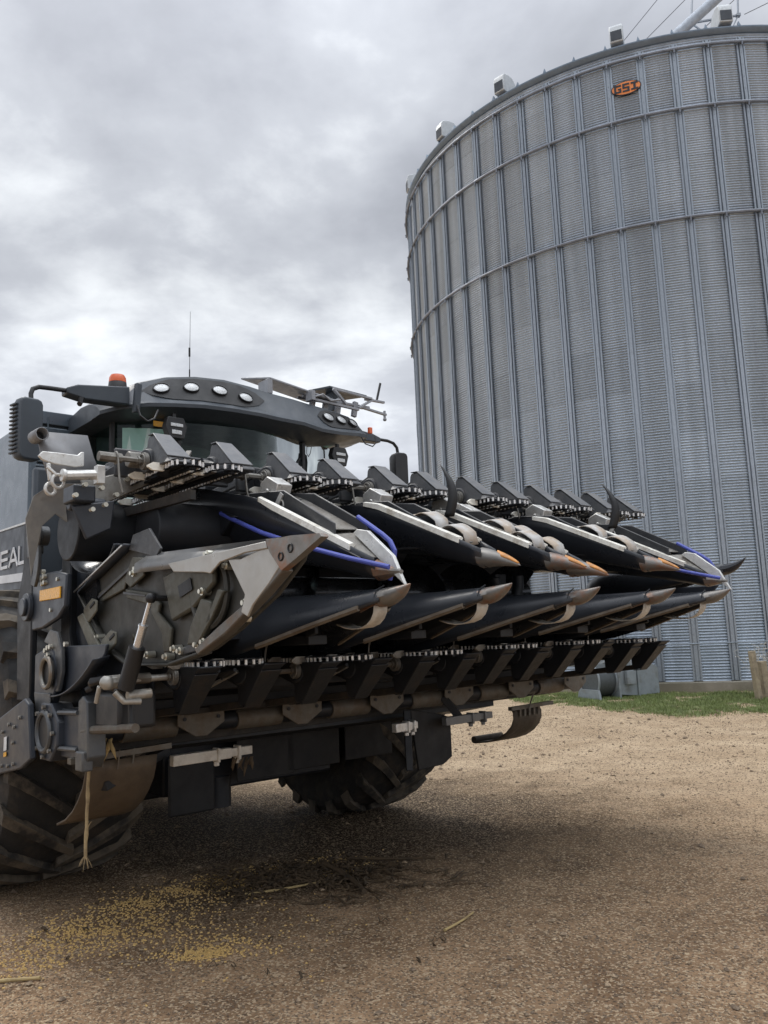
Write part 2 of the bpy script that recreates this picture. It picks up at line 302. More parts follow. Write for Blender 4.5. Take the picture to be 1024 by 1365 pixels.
# ground material: gravel, damp dirt and painted shade near the machine, paler far away
def ground_mat():
    m = bpy.data.materials.new('gravel_dirt'); m.use_nodes = True; t = m.node_tree; ns = t.nodes; ls = t.links; b = ns['Principled BSDF']
    tc = ns.new('ShaderNodeTexCoord'); V = tc.outputs['Object']
    def nz(scale, det=6, r_=0.6, mp=None):
        n = ns.new('ShaderNodeTexNoise'); n.inputs['Scale'].default_value = scale; n.inputs['Detail'].default_value = det; n.inputs['Roughness'].default_value = r_
        if mp:
            ma = ns.new('ShaderNodeMapping'); ma.inputs['Scale'].default_value = mp; ma.inputs['Rotation'].default_value = (0, 0, R(20)); ls.new(V, ma.inputs[0]); ls.new(ma.outputs[0], n.inputs['Vector'])
        else: ls.new(V, n.inputs['Vector'])
        return n.outputs['Fac']
    def mr(v, a, bb, c=0., d=1.):
        n = ns.new('ShaderNodeMapRange'); ls.new(v, n.inputs[0])
        for i, x in enumerate((a, bb, c, d)): n.inputs[i + 1].default_value = x
        return n.outputs[0]
    def mix(f, a, bb, bl='MIX'):
        n = ns.new('ShaderNodeMix'); n.data_type = 'RGBA'; n.blend_type = bl
        for s_, v in ((0, f), (6, a), (7, bb)):
            if isinstance(v, (int, float)): n.inputs[s_].default_value = v
            elif isinstance(v, tuple): n.inputs[s_].default_value = (*v[:3], 1)
            else: ls.new(v, n.inputs[s_])
        return n.outputs[2]
    def ma_(op, a, bb):
        n = ns.new('ShaderNodeMath'); n.operation = op
        for i, v in enumerate((a, bb)):
            if isinstance(v, (int, float)): n.inputs[i].default_value = v
            else: ls.new(v, n.inputs[i])
        return n.outputs[0]
    vo = ns.new('ShaderNodeTexVoronoi'); vo.inputs['Scale'].default_value = 95; ls.new(V, vo.inputs['Vector'])
    vo2 = ns.new('ShaderNodeTexVoronoi'); vo2.inputs['Scale'].default_value = 27; ls.new(V, vo2.inputs['Vector'])
    peb = ns.new('ShaderNodeSeparateColor'); ls.new(vo.outputs['Color'], peb.inputs[0])
    dry = mix(mr(nz(1.1, 8, .62), .34, .66), (0.40, 0.290, 0.185), (0.59, 0.455, 0.310))
    dry = mix(mr(nz(2.4, 8, .7, (0.6, 3.0, 1)), .5, .72, 0, .55), dry, (0.15, 0.105, 0.068))
    damp_shade = mix(mr(nz(2.2, 8, .65), .36, .64), (0.085, 0.052, 0.029), (0.235, 0.155, 0.090))  # damp soil tone, darkened to include the machine's shade
    sp = ns.new('ShaderNodeSeparateXYZ'); ls.new(V, sp.inputs[0])
    # damp soil around the machine with its ground shade painted in, dry gravel beyond
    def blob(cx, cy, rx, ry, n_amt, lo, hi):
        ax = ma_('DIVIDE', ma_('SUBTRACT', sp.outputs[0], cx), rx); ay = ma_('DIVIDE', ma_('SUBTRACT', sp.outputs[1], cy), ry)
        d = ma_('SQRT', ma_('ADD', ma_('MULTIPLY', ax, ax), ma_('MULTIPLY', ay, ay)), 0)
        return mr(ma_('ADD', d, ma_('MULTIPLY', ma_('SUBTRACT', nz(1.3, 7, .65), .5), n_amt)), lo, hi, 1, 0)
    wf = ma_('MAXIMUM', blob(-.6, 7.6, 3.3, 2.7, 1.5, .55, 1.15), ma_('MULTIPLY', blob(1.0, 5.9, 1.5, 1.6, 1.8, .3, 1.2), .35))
    under = blob(-.9, 7.9, 2.6, 1.9, .9, .6, 1.1)  # shade beneath the machine, painted as near-black soil
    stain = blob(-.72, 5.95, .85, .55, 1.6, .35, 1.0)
    mid_ = mix(mr(nz(1.8, 8, .65), .36, .64), (0.195, 0.118, 0.066), (0.390, 0.255, 0.150))
    dry = mix(mr(ma_('ADD', sp.outputs[1], ma_('MULTIPLY', ma_('SUBTRACT', nz(.5, 5, .6), .5), 5.0)), 5.2, 10.0), mid_, dry)
    c = mix(wf, dry, damp_shade)
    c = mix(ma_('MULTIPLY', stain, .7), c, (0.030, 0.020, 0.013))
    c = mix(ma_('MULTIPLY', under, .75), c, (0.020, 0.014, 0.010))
    c = mix(mr(nz(6.0, 8, .75), .52, .70, 0, .5), c, (0.055, 0.040, 0.030))
    c = mix(mr(peb.outputs[0], .74, .80, 0, .80), c, (0.54, 0.415, 0.275))
    c = mix(mr(peb.outputs[1], .80, .86, 0, .75), c, (0.07, 0.052, 0.040))
    c = mix(mr(nz(55, 5, .7), .5, .72, 0, .5), c, (0.34, 0.27, 0.19))
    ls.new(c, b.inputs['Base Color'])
    ls.new(mr(wf, 0, 1, 0.95, 0.85), b.inputs['Roughness']); b.inputs['Specular IOR Level'].default_value = 0.12
    h = ma_('ADD', ma_('MULTIPLY', mr(vo.outputs['Distance'], 0, .6, 1, 0), .35), ma_('ADD', ma_('MULTIPLY', mr(vo2.outputs['Distance'], 0, .5, 1, 0), .5), ma_('MULTIPLY', nz(14, 9, .7), 1.6)))
    bp = ns.new('ShaderNodeBump'); bp.inputs['Strength'].default_value = 0.75; bp.inputs['Distance'].default_value = 0.022
    ls.new(h, bp.inputs['Height']); ls.new(bp.outputs[0], b.inputs['Normal'])
    M['ground'] = m
ground_mat()
mat('grass_blade', (0.185, 0.230, 0.075), 0.6, var=0.45, dirt_scale=3, dirt=(0.22, 0.20, 0.08), dirt_amt=0.2)
mat('grass_soil', (0.125, 0.140, 0.050), 0.9, var=0.3, dirt=(0.20, 0.17, 0.10), dirt_amt=0.3, dirt_scale=1.5, bump=0.5, bump_scale=20)
mat('water', (0.10, 0.10, 0.10), 0.08, rvar=0.02)

# ------------------------------------------------------------------ ground
BINC = Vector((9.17, 26.0, 0)); BINR = 7.94
def gh(x, y):
    d = math.hypot(x - BINC.x, y - BINC.y) - (BINR + 0.2)
    t = min(1, max(0, (5.0 - d) / 5.0)); rise = 0.17 * t * t * (3 - 2 * t)
    # shallow wheel ruts crossing the yard
    for x0, sl in ((1.0, .42), (3.0, .46), (2.4, -.10), (-1.9, .75)):
        q = x - (x0 + sl * (y - 5) + .25 * math.sin(y * .35)); rise += -0.014 * math.exp(-(q / .22) ** 2) + 0.007 * math.exp(-((abs(q) - .40) / .12) ** 2) if 1 < y < 20 else 0
    n = noise.noise(Vector((x * .5, y * .5, 0))) * 0.02 + noise.noise(Vector((x * 2.3, y * 2.3, 3))) * 0.008
    return rise + n * (0.6 if d > 1 else .3)
def make_ground():
    xs = [-900, -300, -100, -40, -20, -12] + [-8 + i * 0.16 for i in range(125)] + [13, 16, 20, 30, 60, 150, 400, 900]
    ys = [-60, -20, -5, 0] + [1 + i * 0.16 for i in range(125)] + [22, 24, 28, 34, 45, 80, 200, 500, 1500]
    mb = MB(); vs = [(x, y, gh(x, y)) for y in ys for x in xs]; nx = len(xs)
    mb.add(vs, [(j * nx + i, j * nx + i + 1, (j + 1) * nx + i + 1, (j + 1) * nx + i) for j in range(len(ys) - 1) for i in range(nx - 1)])
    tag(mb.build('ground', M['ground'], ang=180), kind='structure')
make_ground()
# gravel stones lying loose
def gravel():
    mb = MB(); r2 = random.Random(3)
    for i in range(34000):
        y = 3.4 + 13.5 * r2.random() ** 1.6; x = -2.6 + r2.random() * (4.2 + (y - 3) * 0.75) + 0.0
        if y > 9 and x < 0: continue
        s = r2.uniform(0.0026, 0.0068) * (1 + (y - 3.4) * .09)
        if r2.random() < .035: s *= r2.uniform(1.8, 3.4)
        z = gh(x, y) + s * .25; a = r2.random() * 3; ca, sa = math.cos(a), math.sin(a); k = r2.uniform(.6, 1.5)
        pts = [(1, 0, 0), (0, 1, 0), (-1, 0, 0), (0, -1, 0), (.2, .1, .62), (0, 0, -.5)]
        pts = [(px_ * s * k * r2.uniform(.8, 1.2), py_ * s * r2.uniform(.8, 1.2), pz_ * s) for px_, py_, pz_ in pts]
        mb.add([(x + p[0] * ca - p[1] * sa, y + p[0] * sa + p[1] * ca, z + p[2]) for p in pts], [(0, 1, 4), (1, 2, 4), (2, 3, 4), (3, 0, 4), (1, 0, 5), (2, 1, 5), (3, 2, 5), (0, 3, 5)])
    tag(mb.build('gravel', M['stone'], flat=True), 'loose pale gravel stones scattered over the dirt yard', 'gravel', kind='stuff')
gravel()
def kernels():
    mb = MB(); r2 = random.Random(5)
    cl_ = [(-1.03, 4.60, .20, .11, 330), (-0.95, 4.72, .35, .2, 130), (-1.15, 5.95, .32, .16, 480), (-1.3, 5.6, .4, .3, 170), (-.45, 6.0, .14, .09, 300), (-.95, 6.2, .2, .12, 170), (-1.75, 5.3, .35, .5, 420), (-1.95, 4.65, .3, .35, 260), (-1.7, 4.9, .6, .4, 260), (-1.62, 5.5, .18, .12, 140), (-1.85, 5.05, .16, .12, 150), (-1.45, 5.75, .2, .1, 150), (-.45, 6.3, .35, .25, 160), (-1.45, 5.1, .45, .5, 260), (-1.0, 5.0, .8, .7, 160)]
    for cx, cy, sx, sy, n in cl_:
        for i in range(n):
            x = cx + r2.gauss(0, sx * .5); y = cy + r2.gauss(0, sy * .5); s = r2.uniform(.0048, .0072); z = gh(x, y) + s * .6
            a = r2.random() * 6.3; ca, sa = math.cos(a), math.sin(a)
            pts = [(-1, -.5, -.4), (1, -.75, -.4), (1, .75, -.4), (-1, .5, -.4), (-.8, -.3, .5), (.8, -.55, .5), (.8, .55, .5), (-.8, .3, .5)]
            mb.add([(x + (p[0] * ca - p[1] * sa) * s, y + (p[0] * sa + p[1] * ca) * s, z + p[2] * s) for p in pts], [(0, 1, 5, 4), (1, 2, 6, 5), (2, 3, 7, 6), (3, 0, 4, 7), (4, 5, 6, 7)])
    tag(mb.build('corn_kernels', M['kernel_gold'], flat=True), 'spilled golden corn kernels on the dirt in front of the header', 'corn kernels', kind='stuff')
kernels()
def litter():
    mb = MB(); r2 = random.Random(8)
    for i in range(560):
        if i < 400: x = r2.gauss(-.70, .30); y = r2.gauss(5.98, .20)
        elif i < 440: x = r2.uniform(-2.2, .4); y = r2.uniform(4.2, 6.6)
        else: x = r2.gauss(-.55, .42); y = r2.gauss(5.95, .22)
        L = r2.uniform(.03, .20) * (1 if i < 400 else .35 if i < 440 else 1.7); w_ = r2.uniform(.006, .02) * (.5 if 400 <= i < 440 else .7); a = r2.random() * 6.3; d = Vector((math.cos(a), math.sin(a), 0)); s_ = Vector((-d.y, d.x, 0))
        c = Vector((x, y, gh(x, y) + .006)); rings = []
        for k in range(5):
            t_ = k / 4 - .5; ww = w_ * (1 - abs(t_) * 1.4) + .001; cc = c + d * L * t_ + Vector((0, 0, .012 * math.sin(k * 2 + i) + .01)) + s_ * .012 * math.sin(k * 1.7 + i)
            rings.append([cc - s_ * ww, cc + Vector((0, 0, ww * .5)), cc + s_ * ww])
        mb.loft(rings)
    tag(mb.build('husk_litter', M['husk_brown'], solid=.002), 'dark crop litter of husks and leaf scraps on the dirt', 'crop litter', kind='stuff')
litter()
def stalk(name, p0, p1, r, m_, label, group=None, bend=0.0, leaf=False):
    p0 = Vector(p0); p1 = Vector(p1); mb = MB(); n = 12; pts = []; rs = []
    side = (p1 - p0).cross(Vector((0, 0, 1)))
    side = side.normalized() if side.length > .01 else Vector((1, 0, 0))
    for i in range(n + 1):
        t_ = i / n; pts.append(p0.lerp(p1, t_) + side * bend * math.sin(t_ * math.pi)); rs.append(r * (1.25 if i % 4 == 0 else 1) * (1 - .25 * t_))
    mb.tube(pts, rs, 8)
    if leaf:
        for k in range(3):
            q0 = pts[3 + 3 * k]; d = side * (.07 if k % 2 else -.06) + (p1 - p0).normalized() * .09
            mb.loft([[q0, q0 + Vector((0, 0, .008))], [q0 + d * .5 + Vector((0, 0, .02)), q0 + d * .5 + Vector((0, 0, .02)) + (p1 - p0).normalized() * .02], [q0 + d, q0 + d + Vector((.002, 0, .004))]])
    return tag(mb.build(name, m_), label, 'corn stalk', group)
def G(x, y, dz=0.0): return (x, y, gh(x, y) + dz)
stalk('corn_stalk', G(-2.02, 4.34, .012), G(-1.77, 4.32, .012), .010, M['stalk_tan'], 'pale dry corn stalk piece lying at the lower left edge of the dirt')
stalk('corn_stalk', G(-.35, 6.30, .02), G(.27, 6.24, .02), .011, M['husk_brown'], 'long thin dark stalk lying level behind the crop litter', bend=.02)
stalk('corn_stalk', G(-.52, 6.15, .03), G(-.22, 5.50, .02), .017, M['husk_brown'], 'thick dark stalk slanting towards the viewer right of the crop litter', bend=-.03, leaf=True)
stalk('corn_stalk', G(.24, 4.78, .012), G(.42, 5.05, .012), .007, M['stalk_tan'], 'thin pale corn stalk piece lying alone on bare dirt', bend=.01)
stalk('corn_stalk', G(-.98, 5.55, .02), G(-.52, 5.75, .02), .008, M['stalk_tan'], 'thin tan stalk lying across the middle of the crop litter', bend=.015)

# ------------------------------------------------------------------ grain bin
def make_bin():
    root = empty('grain_bin', (BINC.x, BINC.y, 0)); tag(root, 'tall round galvanized corrugated steel grain bin with vertical stiffeners', 'grain bin')
    ZB, ZT, RAD = 0.38, 15.84, 7.94; PIT = 0.0637; NS = 64; phi0, dphi = -0.2147, 2 * math.pi / 64
    def pol(r, az, z): return Vector((r * math.sin(az), -r * math.cos(az), z))
    def az(i): return phi0 + dphi * i
    # visible side only needs fine corrugation; whole drum is built
    NA = 192; SUB = 6; nz_ = int((ZT - ZB) / PIT * SUB)
    mb = MB(); vs = []; fs = []
    for j in range(nz_ + 1):
        z = ZB + (ZT - ZB) * j / nz_; r = RAD - 0.014 + 0.0140 * math.cos(2 * math.pi * (z - ZB) / PIT)
        for k in range(NA): vs.append(pol(r, phi0 + 2 * math.pi * k / NA, z))
    for j in range(nz_):
        for k in range(NA): k2 = (k + 1) % NA; fs.append((j * NA + k, j * NA + k2, (j + 1) * NA + k2, (j + 1) * NA + k))
    mb.add(vs, fs); mb.build('corrugated_wall', M['bin_sheet'], root, ang=180)
    # stiffener: hat section columns in three lengths joined by splices
    mb = MB(); prof = [(-.105, 0.0), (-.078, 0.0), (-.070, .012), (-.050, .012), (-.043, .062), (.043, .062), (.050, .012), (.070, .012), (.078, 0.0), (.105, 0.0)]
    prof = [(-.098, 0.002), (-.098, .045), (-.062, .045), (-.062, .010), (-.036, .010), (-.036, .058), (.036, .058), (.036, .010), (.062, .010), (.062, .045), (.098, .045), (.098, .002)]
    rings = [[Vector((x, -(RAD + d), z)) for x, d in prof] for z in (ZB + .01, 15.55)]
    mb.loft(rings)
    z = ZB + .2
    while z < 15.5:
        mb.cyl((0, -(RAD + .058), z), (0, -(RAD + .066), z), .010, n=6); z += .31
    for z in (1.6, 4.9, 8.2, 11.15, 13.92): mb.box((0, -(RAD + .060), z), (.064, .010, .42))
    st = mb.build('stiffener', M['bin_stiff'], root, ang=30); st.rotation_euler = (0, 0, az(0))
    for i in range(1, NS):
        c = st.copy(); COL.objects.link(c); c.parent = root; c.rotation_euler = (0, 0, az(0) + dphi * i)
    # eave clips: small upright tabs above the roof edge
    mb = MB(); mb.prism([(-.04, -(RAD + .10), ZT + .0), (.04, -(RAD + .10), ZT), (.0, -(RAD + .08), ZT + .13)], (0, .07, .01))
    cl_ = mb.build('roof_clip', M['roof_metal'], root); cl_.rotation_euler = (0, 0, az(0))
    for i in range(1, NS):
        c = cl_.copy(); COL.objects.link(c); c.parent = root; c.rotation_euler = (0, 0, az(i))
    # wind rings
    n = 256
    for z, r in ((15.42, .040), (13.84, .040), (11.07, .040), (1.19, .014)):
        mb = MB(); rr = RAD + .058 + r
        mb.tube([pol(rr, 2 * math.pi * k / n, z) for k in range(n)], r, 8, closed=True)
        if r > .03:
            for i in range(NS):
                p = pol(rr + .0, az(i), z - .01); mb.cyl(p + pol(.05, az(i), 0) - Vector((0, 0, .12)) - pol(.06, az(i), 0) * .2, p + pol(.05, az(i), 0) - Vector((0, 0, .02)), .022, n=6)
        mb.build('wind_ring', M['bin_ring'] if r > .03 else M['bin_stiff'], root)
    # eave and conical roof
    mb = MB(); NR = 128
    prof = [(RAD - .03, ZT - .13), (RAD + .02, ZT - .13), (RAD + .06, ZT - .10), (RAD + .10, ZT - .03), (RAD + .10, ZT + .0), (RAD - .1, ZT + .12), (2.0, ZT + 4.0), (1.0, ZT + 4.5), (.95, ZT + 4.9), (.01, ZT + 5.1)]
    mb.loft([[pol(r, 2 * math.pi * k / NR, z) for k in range(NR)] for r, z in prof], closed_ring=True)
    rf = mb.build('roof', M['roof_metal'], root, ang=25)
    mb = MB()
    for i in range(NS * 2):
        a_ = az(i / 2); mb.bar(pol(RAD - .15, a_, ZT + .13), pol(2.0, a_, ZT + 4.02), .04, .04)
    mb.build('roof_rib', M['roof_metal'], rf)
    # roof vents (curved hood boxes) standing on the roof near the edge
    def vent(azv, rr, flip=0):
        mb = MB(); w_ = .32; prof = [(-.32, -.25), (.34, -.22), (.34, .18), (.29, .27), (.08, .32), (-.10, .30), (-.32, .10)]
        zc_ = ZT + (RAD - rr) * .60 + .20
        mb.prism([Vector((-w_ / 2, -(rr + b), zc_ + c)) for b, c in prof], (w_, 0, 0))
        o = mb.build('roof_vent', M['vent_metal'], root, bevel=.02); o.rotation_euler = (0, 0, azv)
        mb = MB(); mb.box((0, -(rr + .345), zc_ - .05), (w_ * .84, .012, .26))
        g = mb.build('vent_mouth', M['vent_dark'], o)
        return o
    for a_, r_ in ((-.375, 7.72), (-.775, 7.72), (-.055, 7.72), (-1.085, 7.72), (-1.455, 7.72)): vent(a_, r_)
    # foundation
    mb = MB(); mb.loft([[pol(r, 2 * math.pi * k / NR, z) for k in range(NR)] for r, z in ((RAD + .30, -.3), (RAD + .30, .36), (RAD - .2, .385))], closed_ring=True)
    mb.build('foundation', M['concrete'], root, ang=25, bevel=.0)
    # maker's badge: orange oval with dark letters
    azb = az(-1.48); zb = 14.70
    bd = empty('badge', (0, 0, 0), azb, root)
    mb = MB(); n = 40; mb.prism([Vector((.36 * math.cos(2 * math.pi * k / n), -(RAD + .060), zb + .185 * math.sin(2 * math.pi * k / n))) for k in range(n)], (0, .02, 0))
    mb.mi = 0; bo = mb.build('badge_rim', M['badge_black'], bd)
    mb = MB(); mb.prism([Vector((.335 * math.cos(2 * math.pi * k / n), -(RAD + .064), zb + .163 * math.sin(2 * math.pi * k / n))) for k in range(n)], (0, .02, 0))
    mb.build('badge_plate', M['orange_badge'], bd)
    # slab letters
    mb = MB()
    def L(x0, x1, z0, z1): mb.box(((x0 + x1) / 2, -(RAD + .070), zb + (z0 + z1) / 2), (x1 - x0, .012, z1 - z0))
    G0 = -.285
    L(G0, G0 + .05, -.105, .105); L(G0 + .05, G0 + .17, .060, .105); L(G0 + .05, G0 + .17, -.105, -.060); L(G0 + .125, G0 + .17, -.060, .010); L(G0 + .090, G0 + .125, -.022, .010)
    S0 = -.085
    L(S0, S0 + .165, .068, .110); L(S0, S0 + .048, .020, .068); L(S0, S0 + .165, -.020, .020); L(S0 + .117, S0 + .165, -.068, -.020); L(S0, S0 + .165, -.110, -.068)
    I0 = .115
    L(I0, I0 + .17, .060, .105); L(I0, I0 + .17, -.105, -.060); L(I0 + .058, I0 + .112, -.060, .060)
    mb.build('badge_letters', M['badge_black'], bd)
make_bin()

# spout tube and truss rising over the bin, guy wires
def overhead():
    root = empty('grain_spout', (9.0, 22.0, 18.7)); tag(root, 'grey grain spout tube with lattice truss rising above the bin roof', 'grain spout')
    mb = MB(); A = Vector((-.35, 0, -.35)); B = Vector((2.6, 0, 2.25)); mb.tube([A, B], .16, 16); mb.build('spout_tube', M['steel_tube'], root)
    mb = MB(); t0 = Vector((.9, .6, .95)); t1 = Vector((2.35, .6, 1.15))
    mb.bar(t0, t1, .05, .05); apex = Vector((1.75, .5, .05))
    for q_ in (t0, t1, t0.lerp(t1, .45)): mb.bar(q_, apex, .04, .04)
    for q_ in (t0, t1): mb.bar(q_, q_ + Vector((.2 if q_ is t1 else .25, .2, 1.4)), .045, .045); mb.box(q_, (.12, .12, .08))
    mb.build('truss', M['steel_tube'], root)
    for p0, p1, w_ in (((7.55, 24, 19.35), (10.3, 24, 22.6), 'leftmost'), ((8.35, 24, 19.6), (11.4, 24, 22.6), 'second from left'), ((9.75, 22.5, 18.95), (13.0, 22.5, 21.9), 'just right of the spout tube'), ((11.75, 23, 20.2), (16.0, 23, 22.2), 'rightmost')):
        mb = MB(); c = Vector(p0); mb.tube([Vector((0, 0, 0)), Vector(p1) - c], .012, 6)
        o = mb.build('guy_wire', M['cable_gray']); o.location = c
        tag(o, {'leftmost': 'thin guy wire over the bin roof, leftmost of the wires', 'second from left': 'thin guy wire over the bin roof, between the leftmost wire and the spout tube', 'just right of the spout tube': 'thin guy wire running just below and right of the grey spout tube', 'rightmost': 'thin guy wire at the far right, beyond the box vent on the roof'}[w_], 'guy wire', 'guy wires above the bin')
overhead()

# aeration fan at the foot of the bin
def fan():
    root = empty('aeration_fan', (4.55, 17.9, .12)); tag(root, 'grey aeration fan with round housing and tapered duct at the bin foot', 'fan')
    d = Vector((.93, .37, 0)).normalized(); s_ = Vector((-d.y, d.x, 0)); up = Vector((0, 0, 1))
    def F(x, y, z): return d * x + s_ * y + up * z
    mb = MB(); mb.cyl(F(-.38, 0, .40), F(.02, 0, .40), .34, n=28); mb.build('fan_housing', M['fan_mesh'], root)
    mb = MB()
    for x in (-.40, .04): mb.ring(F(x, 0, .40), d, .36, .022, 28, 6)
    mb.prism([F(-.44, -.40, .0), F(-.44, .40, 0), F(-.44, .34, .22), F(-.44, -.34, .22)], d * .05)
    mb.build('housing_rim', M['fan_gray'], root)
    mb = MB(); mb.prism([F(.04, -.42, .0), F(.04, .42, 0), F(.04, .42, .86), F(.04, -.42, .86)], d * .05); mb.build('front_plate', M['fan_gray'], root, bevel=.008)
    mb = MB(); r0 = [F(.09, -.40, .10), F(.09, .40, .10), F(.09, .40, .82), F(.09, -.40, .82)]; r1 = [F(.55, -.42, .06), F(.55, .42, .06), F(.55, .42, .92), F(.55, -.42, .92)]; r2_ = [F(1.1, -.38, .08), F(1.1, .38, .08), F(1.1, .38, .62), F(1.1, -.38, .62)]
    mb.loft([r0, r1, r2_], closed_ring=True, cap=True); mb.build('duct', M['fan_gray'], root, bevel=.01)
    mb = MB(); mb.prism([F(.50, -.45, -.02), F(.50, .45, -.02), F(.50, .45, .95), F(.50, -.45, .95)], d * .05); mb.build('duct_flange', M['fan_gray'], root, bevel=.006)
    mb = MB(); mb.box(F(.15, 0, -.05), (1.9, 1.1, .07), Matrix((d, s_, up)).transposed()); mb.build('base_pad', M['concrete'], root)
    mb = MB(); mb.box(F(.30, -.47, .45), (.22, .10, .28), Matrix((d, s_, up)).transposed()); mb.build('junction_box', M['fan_gray'], root, bevel=.01)
    mb = MB(); mb.tube([F(.30, -.5, .6), F(.3, -.52, .9), F(.15, -.5, 1.0), F(.05, -.2, .9)], .018, 8); mb.build('conduit', M['steel_tube'], root)
fan()

# fence posts and dead weed at the right edge
def posts():
    for k, (x, y, lean, h_, lab) in enumerate(((7.10, 16.35, -.085, .94, 'weathered squared wooden post leaning left before the bin'), (7.33, 16.55, -.07, .72, 'shorter grey wooden post right behind the taller leaning post'))):
        mb = MB(); w_ = .052 if k == 0 else .075
        rings = [[Vector((sx * w_ * s_, sy * w_ * s_, z)) for sx, sy in ((-1, -1), (1, -1), (1, 1), (-1, 1))] for z, s_ in ((-.25, 1), (h_ * .5, .97), (h_ - .01, .95), (h_, .85))]
        mb.loft(rings, closed_ring=True, cap=True); o = mb.build('fence_post', M['wood_post'], bevel=.006); o.location = (x, y, gh(x, y)); o.rotation_euler = (0.02, lean, .3)
        tag(o, lab, 'post', 'wooden posts at the right edge')
    mb = MB(); r2 = random.Random(11); base = Vector((7.42, 16.75, 0))
    for i in range(26):
        p = Vector((r2.uniform(-.1, .1), r2.uniform(-.1, .1), 0)); pts = [p]; dr = Vector((r2.gauss(0, .13), r2.gauss(0, .13), 1)).normalized()
        for k in range(8):
            dr = (dr + Vector((r2.gauss(0, .16), r2.gauss(0, .16), 0))).normalized(); pts.append(pts[-1] + dr * .13)
            if k > 2:
                q_ = pts[-1]; dd = Vector((r2.gauss(0, 1), r2.gauss(0, 1), r2.uniform(0, 1))).normalized() * r2.uniform(.04, .12)
                mb.tube([q_, q_ + dd * .5 + Vector((0, 0, .01)), q_ + dd], [.005, .004, .002], 4)
                n_ = dd.orthogonal().normalized() * .014; mb.add([q_ + dd - n_, q_ + dd * 1.25, q_ + dd + n_, q_ + dd * .85], [(0, 1, 2, 3)])
        mb.tube(pts, [.007 - .0006 * j for j in range(len(pts))], 5)
    o = mb.build('dead_weed', M['twig_pale']); o.location = (base.x, base.y, gh(base.x, base.y)); tag(o, 'pale dry weed with curled leaves standing behind the wooden posts', 'weed')
posts()

def grass_near(x):
    base = 17.6 - (x - 3.2) * 1.55 if x < 4.8 else 15.1 - min(.5, (x - 4.8) * .35)
    return base - .35 + .5 * noise.noise(Vector((x * .9, 0, 1)))
def grass():
    mb = MB(); r2 = random.Random(21); cnt = 0; tries = 0
    while cnt < 60000 and tries < 400000:
        tries += 1
        y = r2.uniform(13.9, 21.5); x = r2.uniform(2.6, 10.5)
        d = math.hypot(x - BINC.x, y - BINC.y) - (BINR + .3)
        if d < .06: continue
        near = grass_near(x)
        edge = y - near
        dens = min(1, max(0, edge / .8)) * (1 if d > .45 else .25)
        if x > 6.6 and y < 15.9: dens *= .5
        bare = noise.noise(Vector((x * 1.3, y * 1.6, 5))) + .5 * noise.noise(Vector((x * 4, y * 4, 9)))
        if bare > .22: dens *= .12
        if r2.random() > dens: continue
        h_ = r2.uniform(.025, .075); a = r2.random() * 6.3; w_ = r2.uniform(.004, .008); z = gh(x, y) - .003
        dx_, dy_ = math.cos(a), math.sin(a); lean = r2.uniform(0, .05)
        mb.add([(x - dy_ * w_, y + dx_ * w_, z), (x + dy_ * w_, y - dx_ * w_, z), (x + dx_ * lean, y + dy_ * lean, z + h_)], [(0, 1, 2)]); cnt += 1
    tag(mb.build('grass', M['grass_blade'], flat=True), 'short green grass strip growing along the foot of the bin', 'grass', kind='stuff')
    # turf under the blades
    mb = MB(); vs = []; nx, ny = 60, 48
    keep = {}
    for j in range(ny):
        for i in range(nx):
            x = 2.4 + i * .14; y = 13.9 + j * .16; vs.append((x, y, gh(x, y) + .010 + .006 * noise.noise(Vector((x * 6, y * 6, 0)))))
    fs = []
    for j in range(ny - 1):
        for i in range(nx - 1):
            x = 2.4 + (i + .5) * .14; y = 13.9 + (j + .5) * .16
            d = math.hypot(x - BINC.x, y - BINC.y) - (BINR + .3)
            near = grass_near(x)
            if d > .38 and y - near > .45 + .3 * noise.noise(Vector((x * 3, y * 3, 2))) and noise.noise(Vector((x * 1.3, y * 1.6, 5))) < .18: fs.append((j * nx + i, j * nx + i + 1, (j + 1) * nx + i + 1, (j + 1) * nx + i))
    mb.add(vs, fs); tag(mb.build('turf', M['grass_soil'], ang=180), 'thin green turf under the grass along the bin', 'turf', kind='stuff')
grass()
#MACHINE
# ================================================================== the machine: combine harvester and folded corn header
MO = (0.1025, 3.836, 0.0); MR = -R(49.05)
comb = empty('combine_harvester', MO, MR); tag(comb, 'dark combine harvester with grey tank body, wide cab and big lugged tyres', 'combine harvester')
head = empty('corn_header', MO, MR); tag(head, 'black folding corn header with pointed snouts and gathering chains, wings folded on top', 'corn header')
def rotb(o, a=0, b=0, c=0): o.location = P(a, b, c); return o
RX90 = Matrix.Rotation(R(90), 3, 'X')

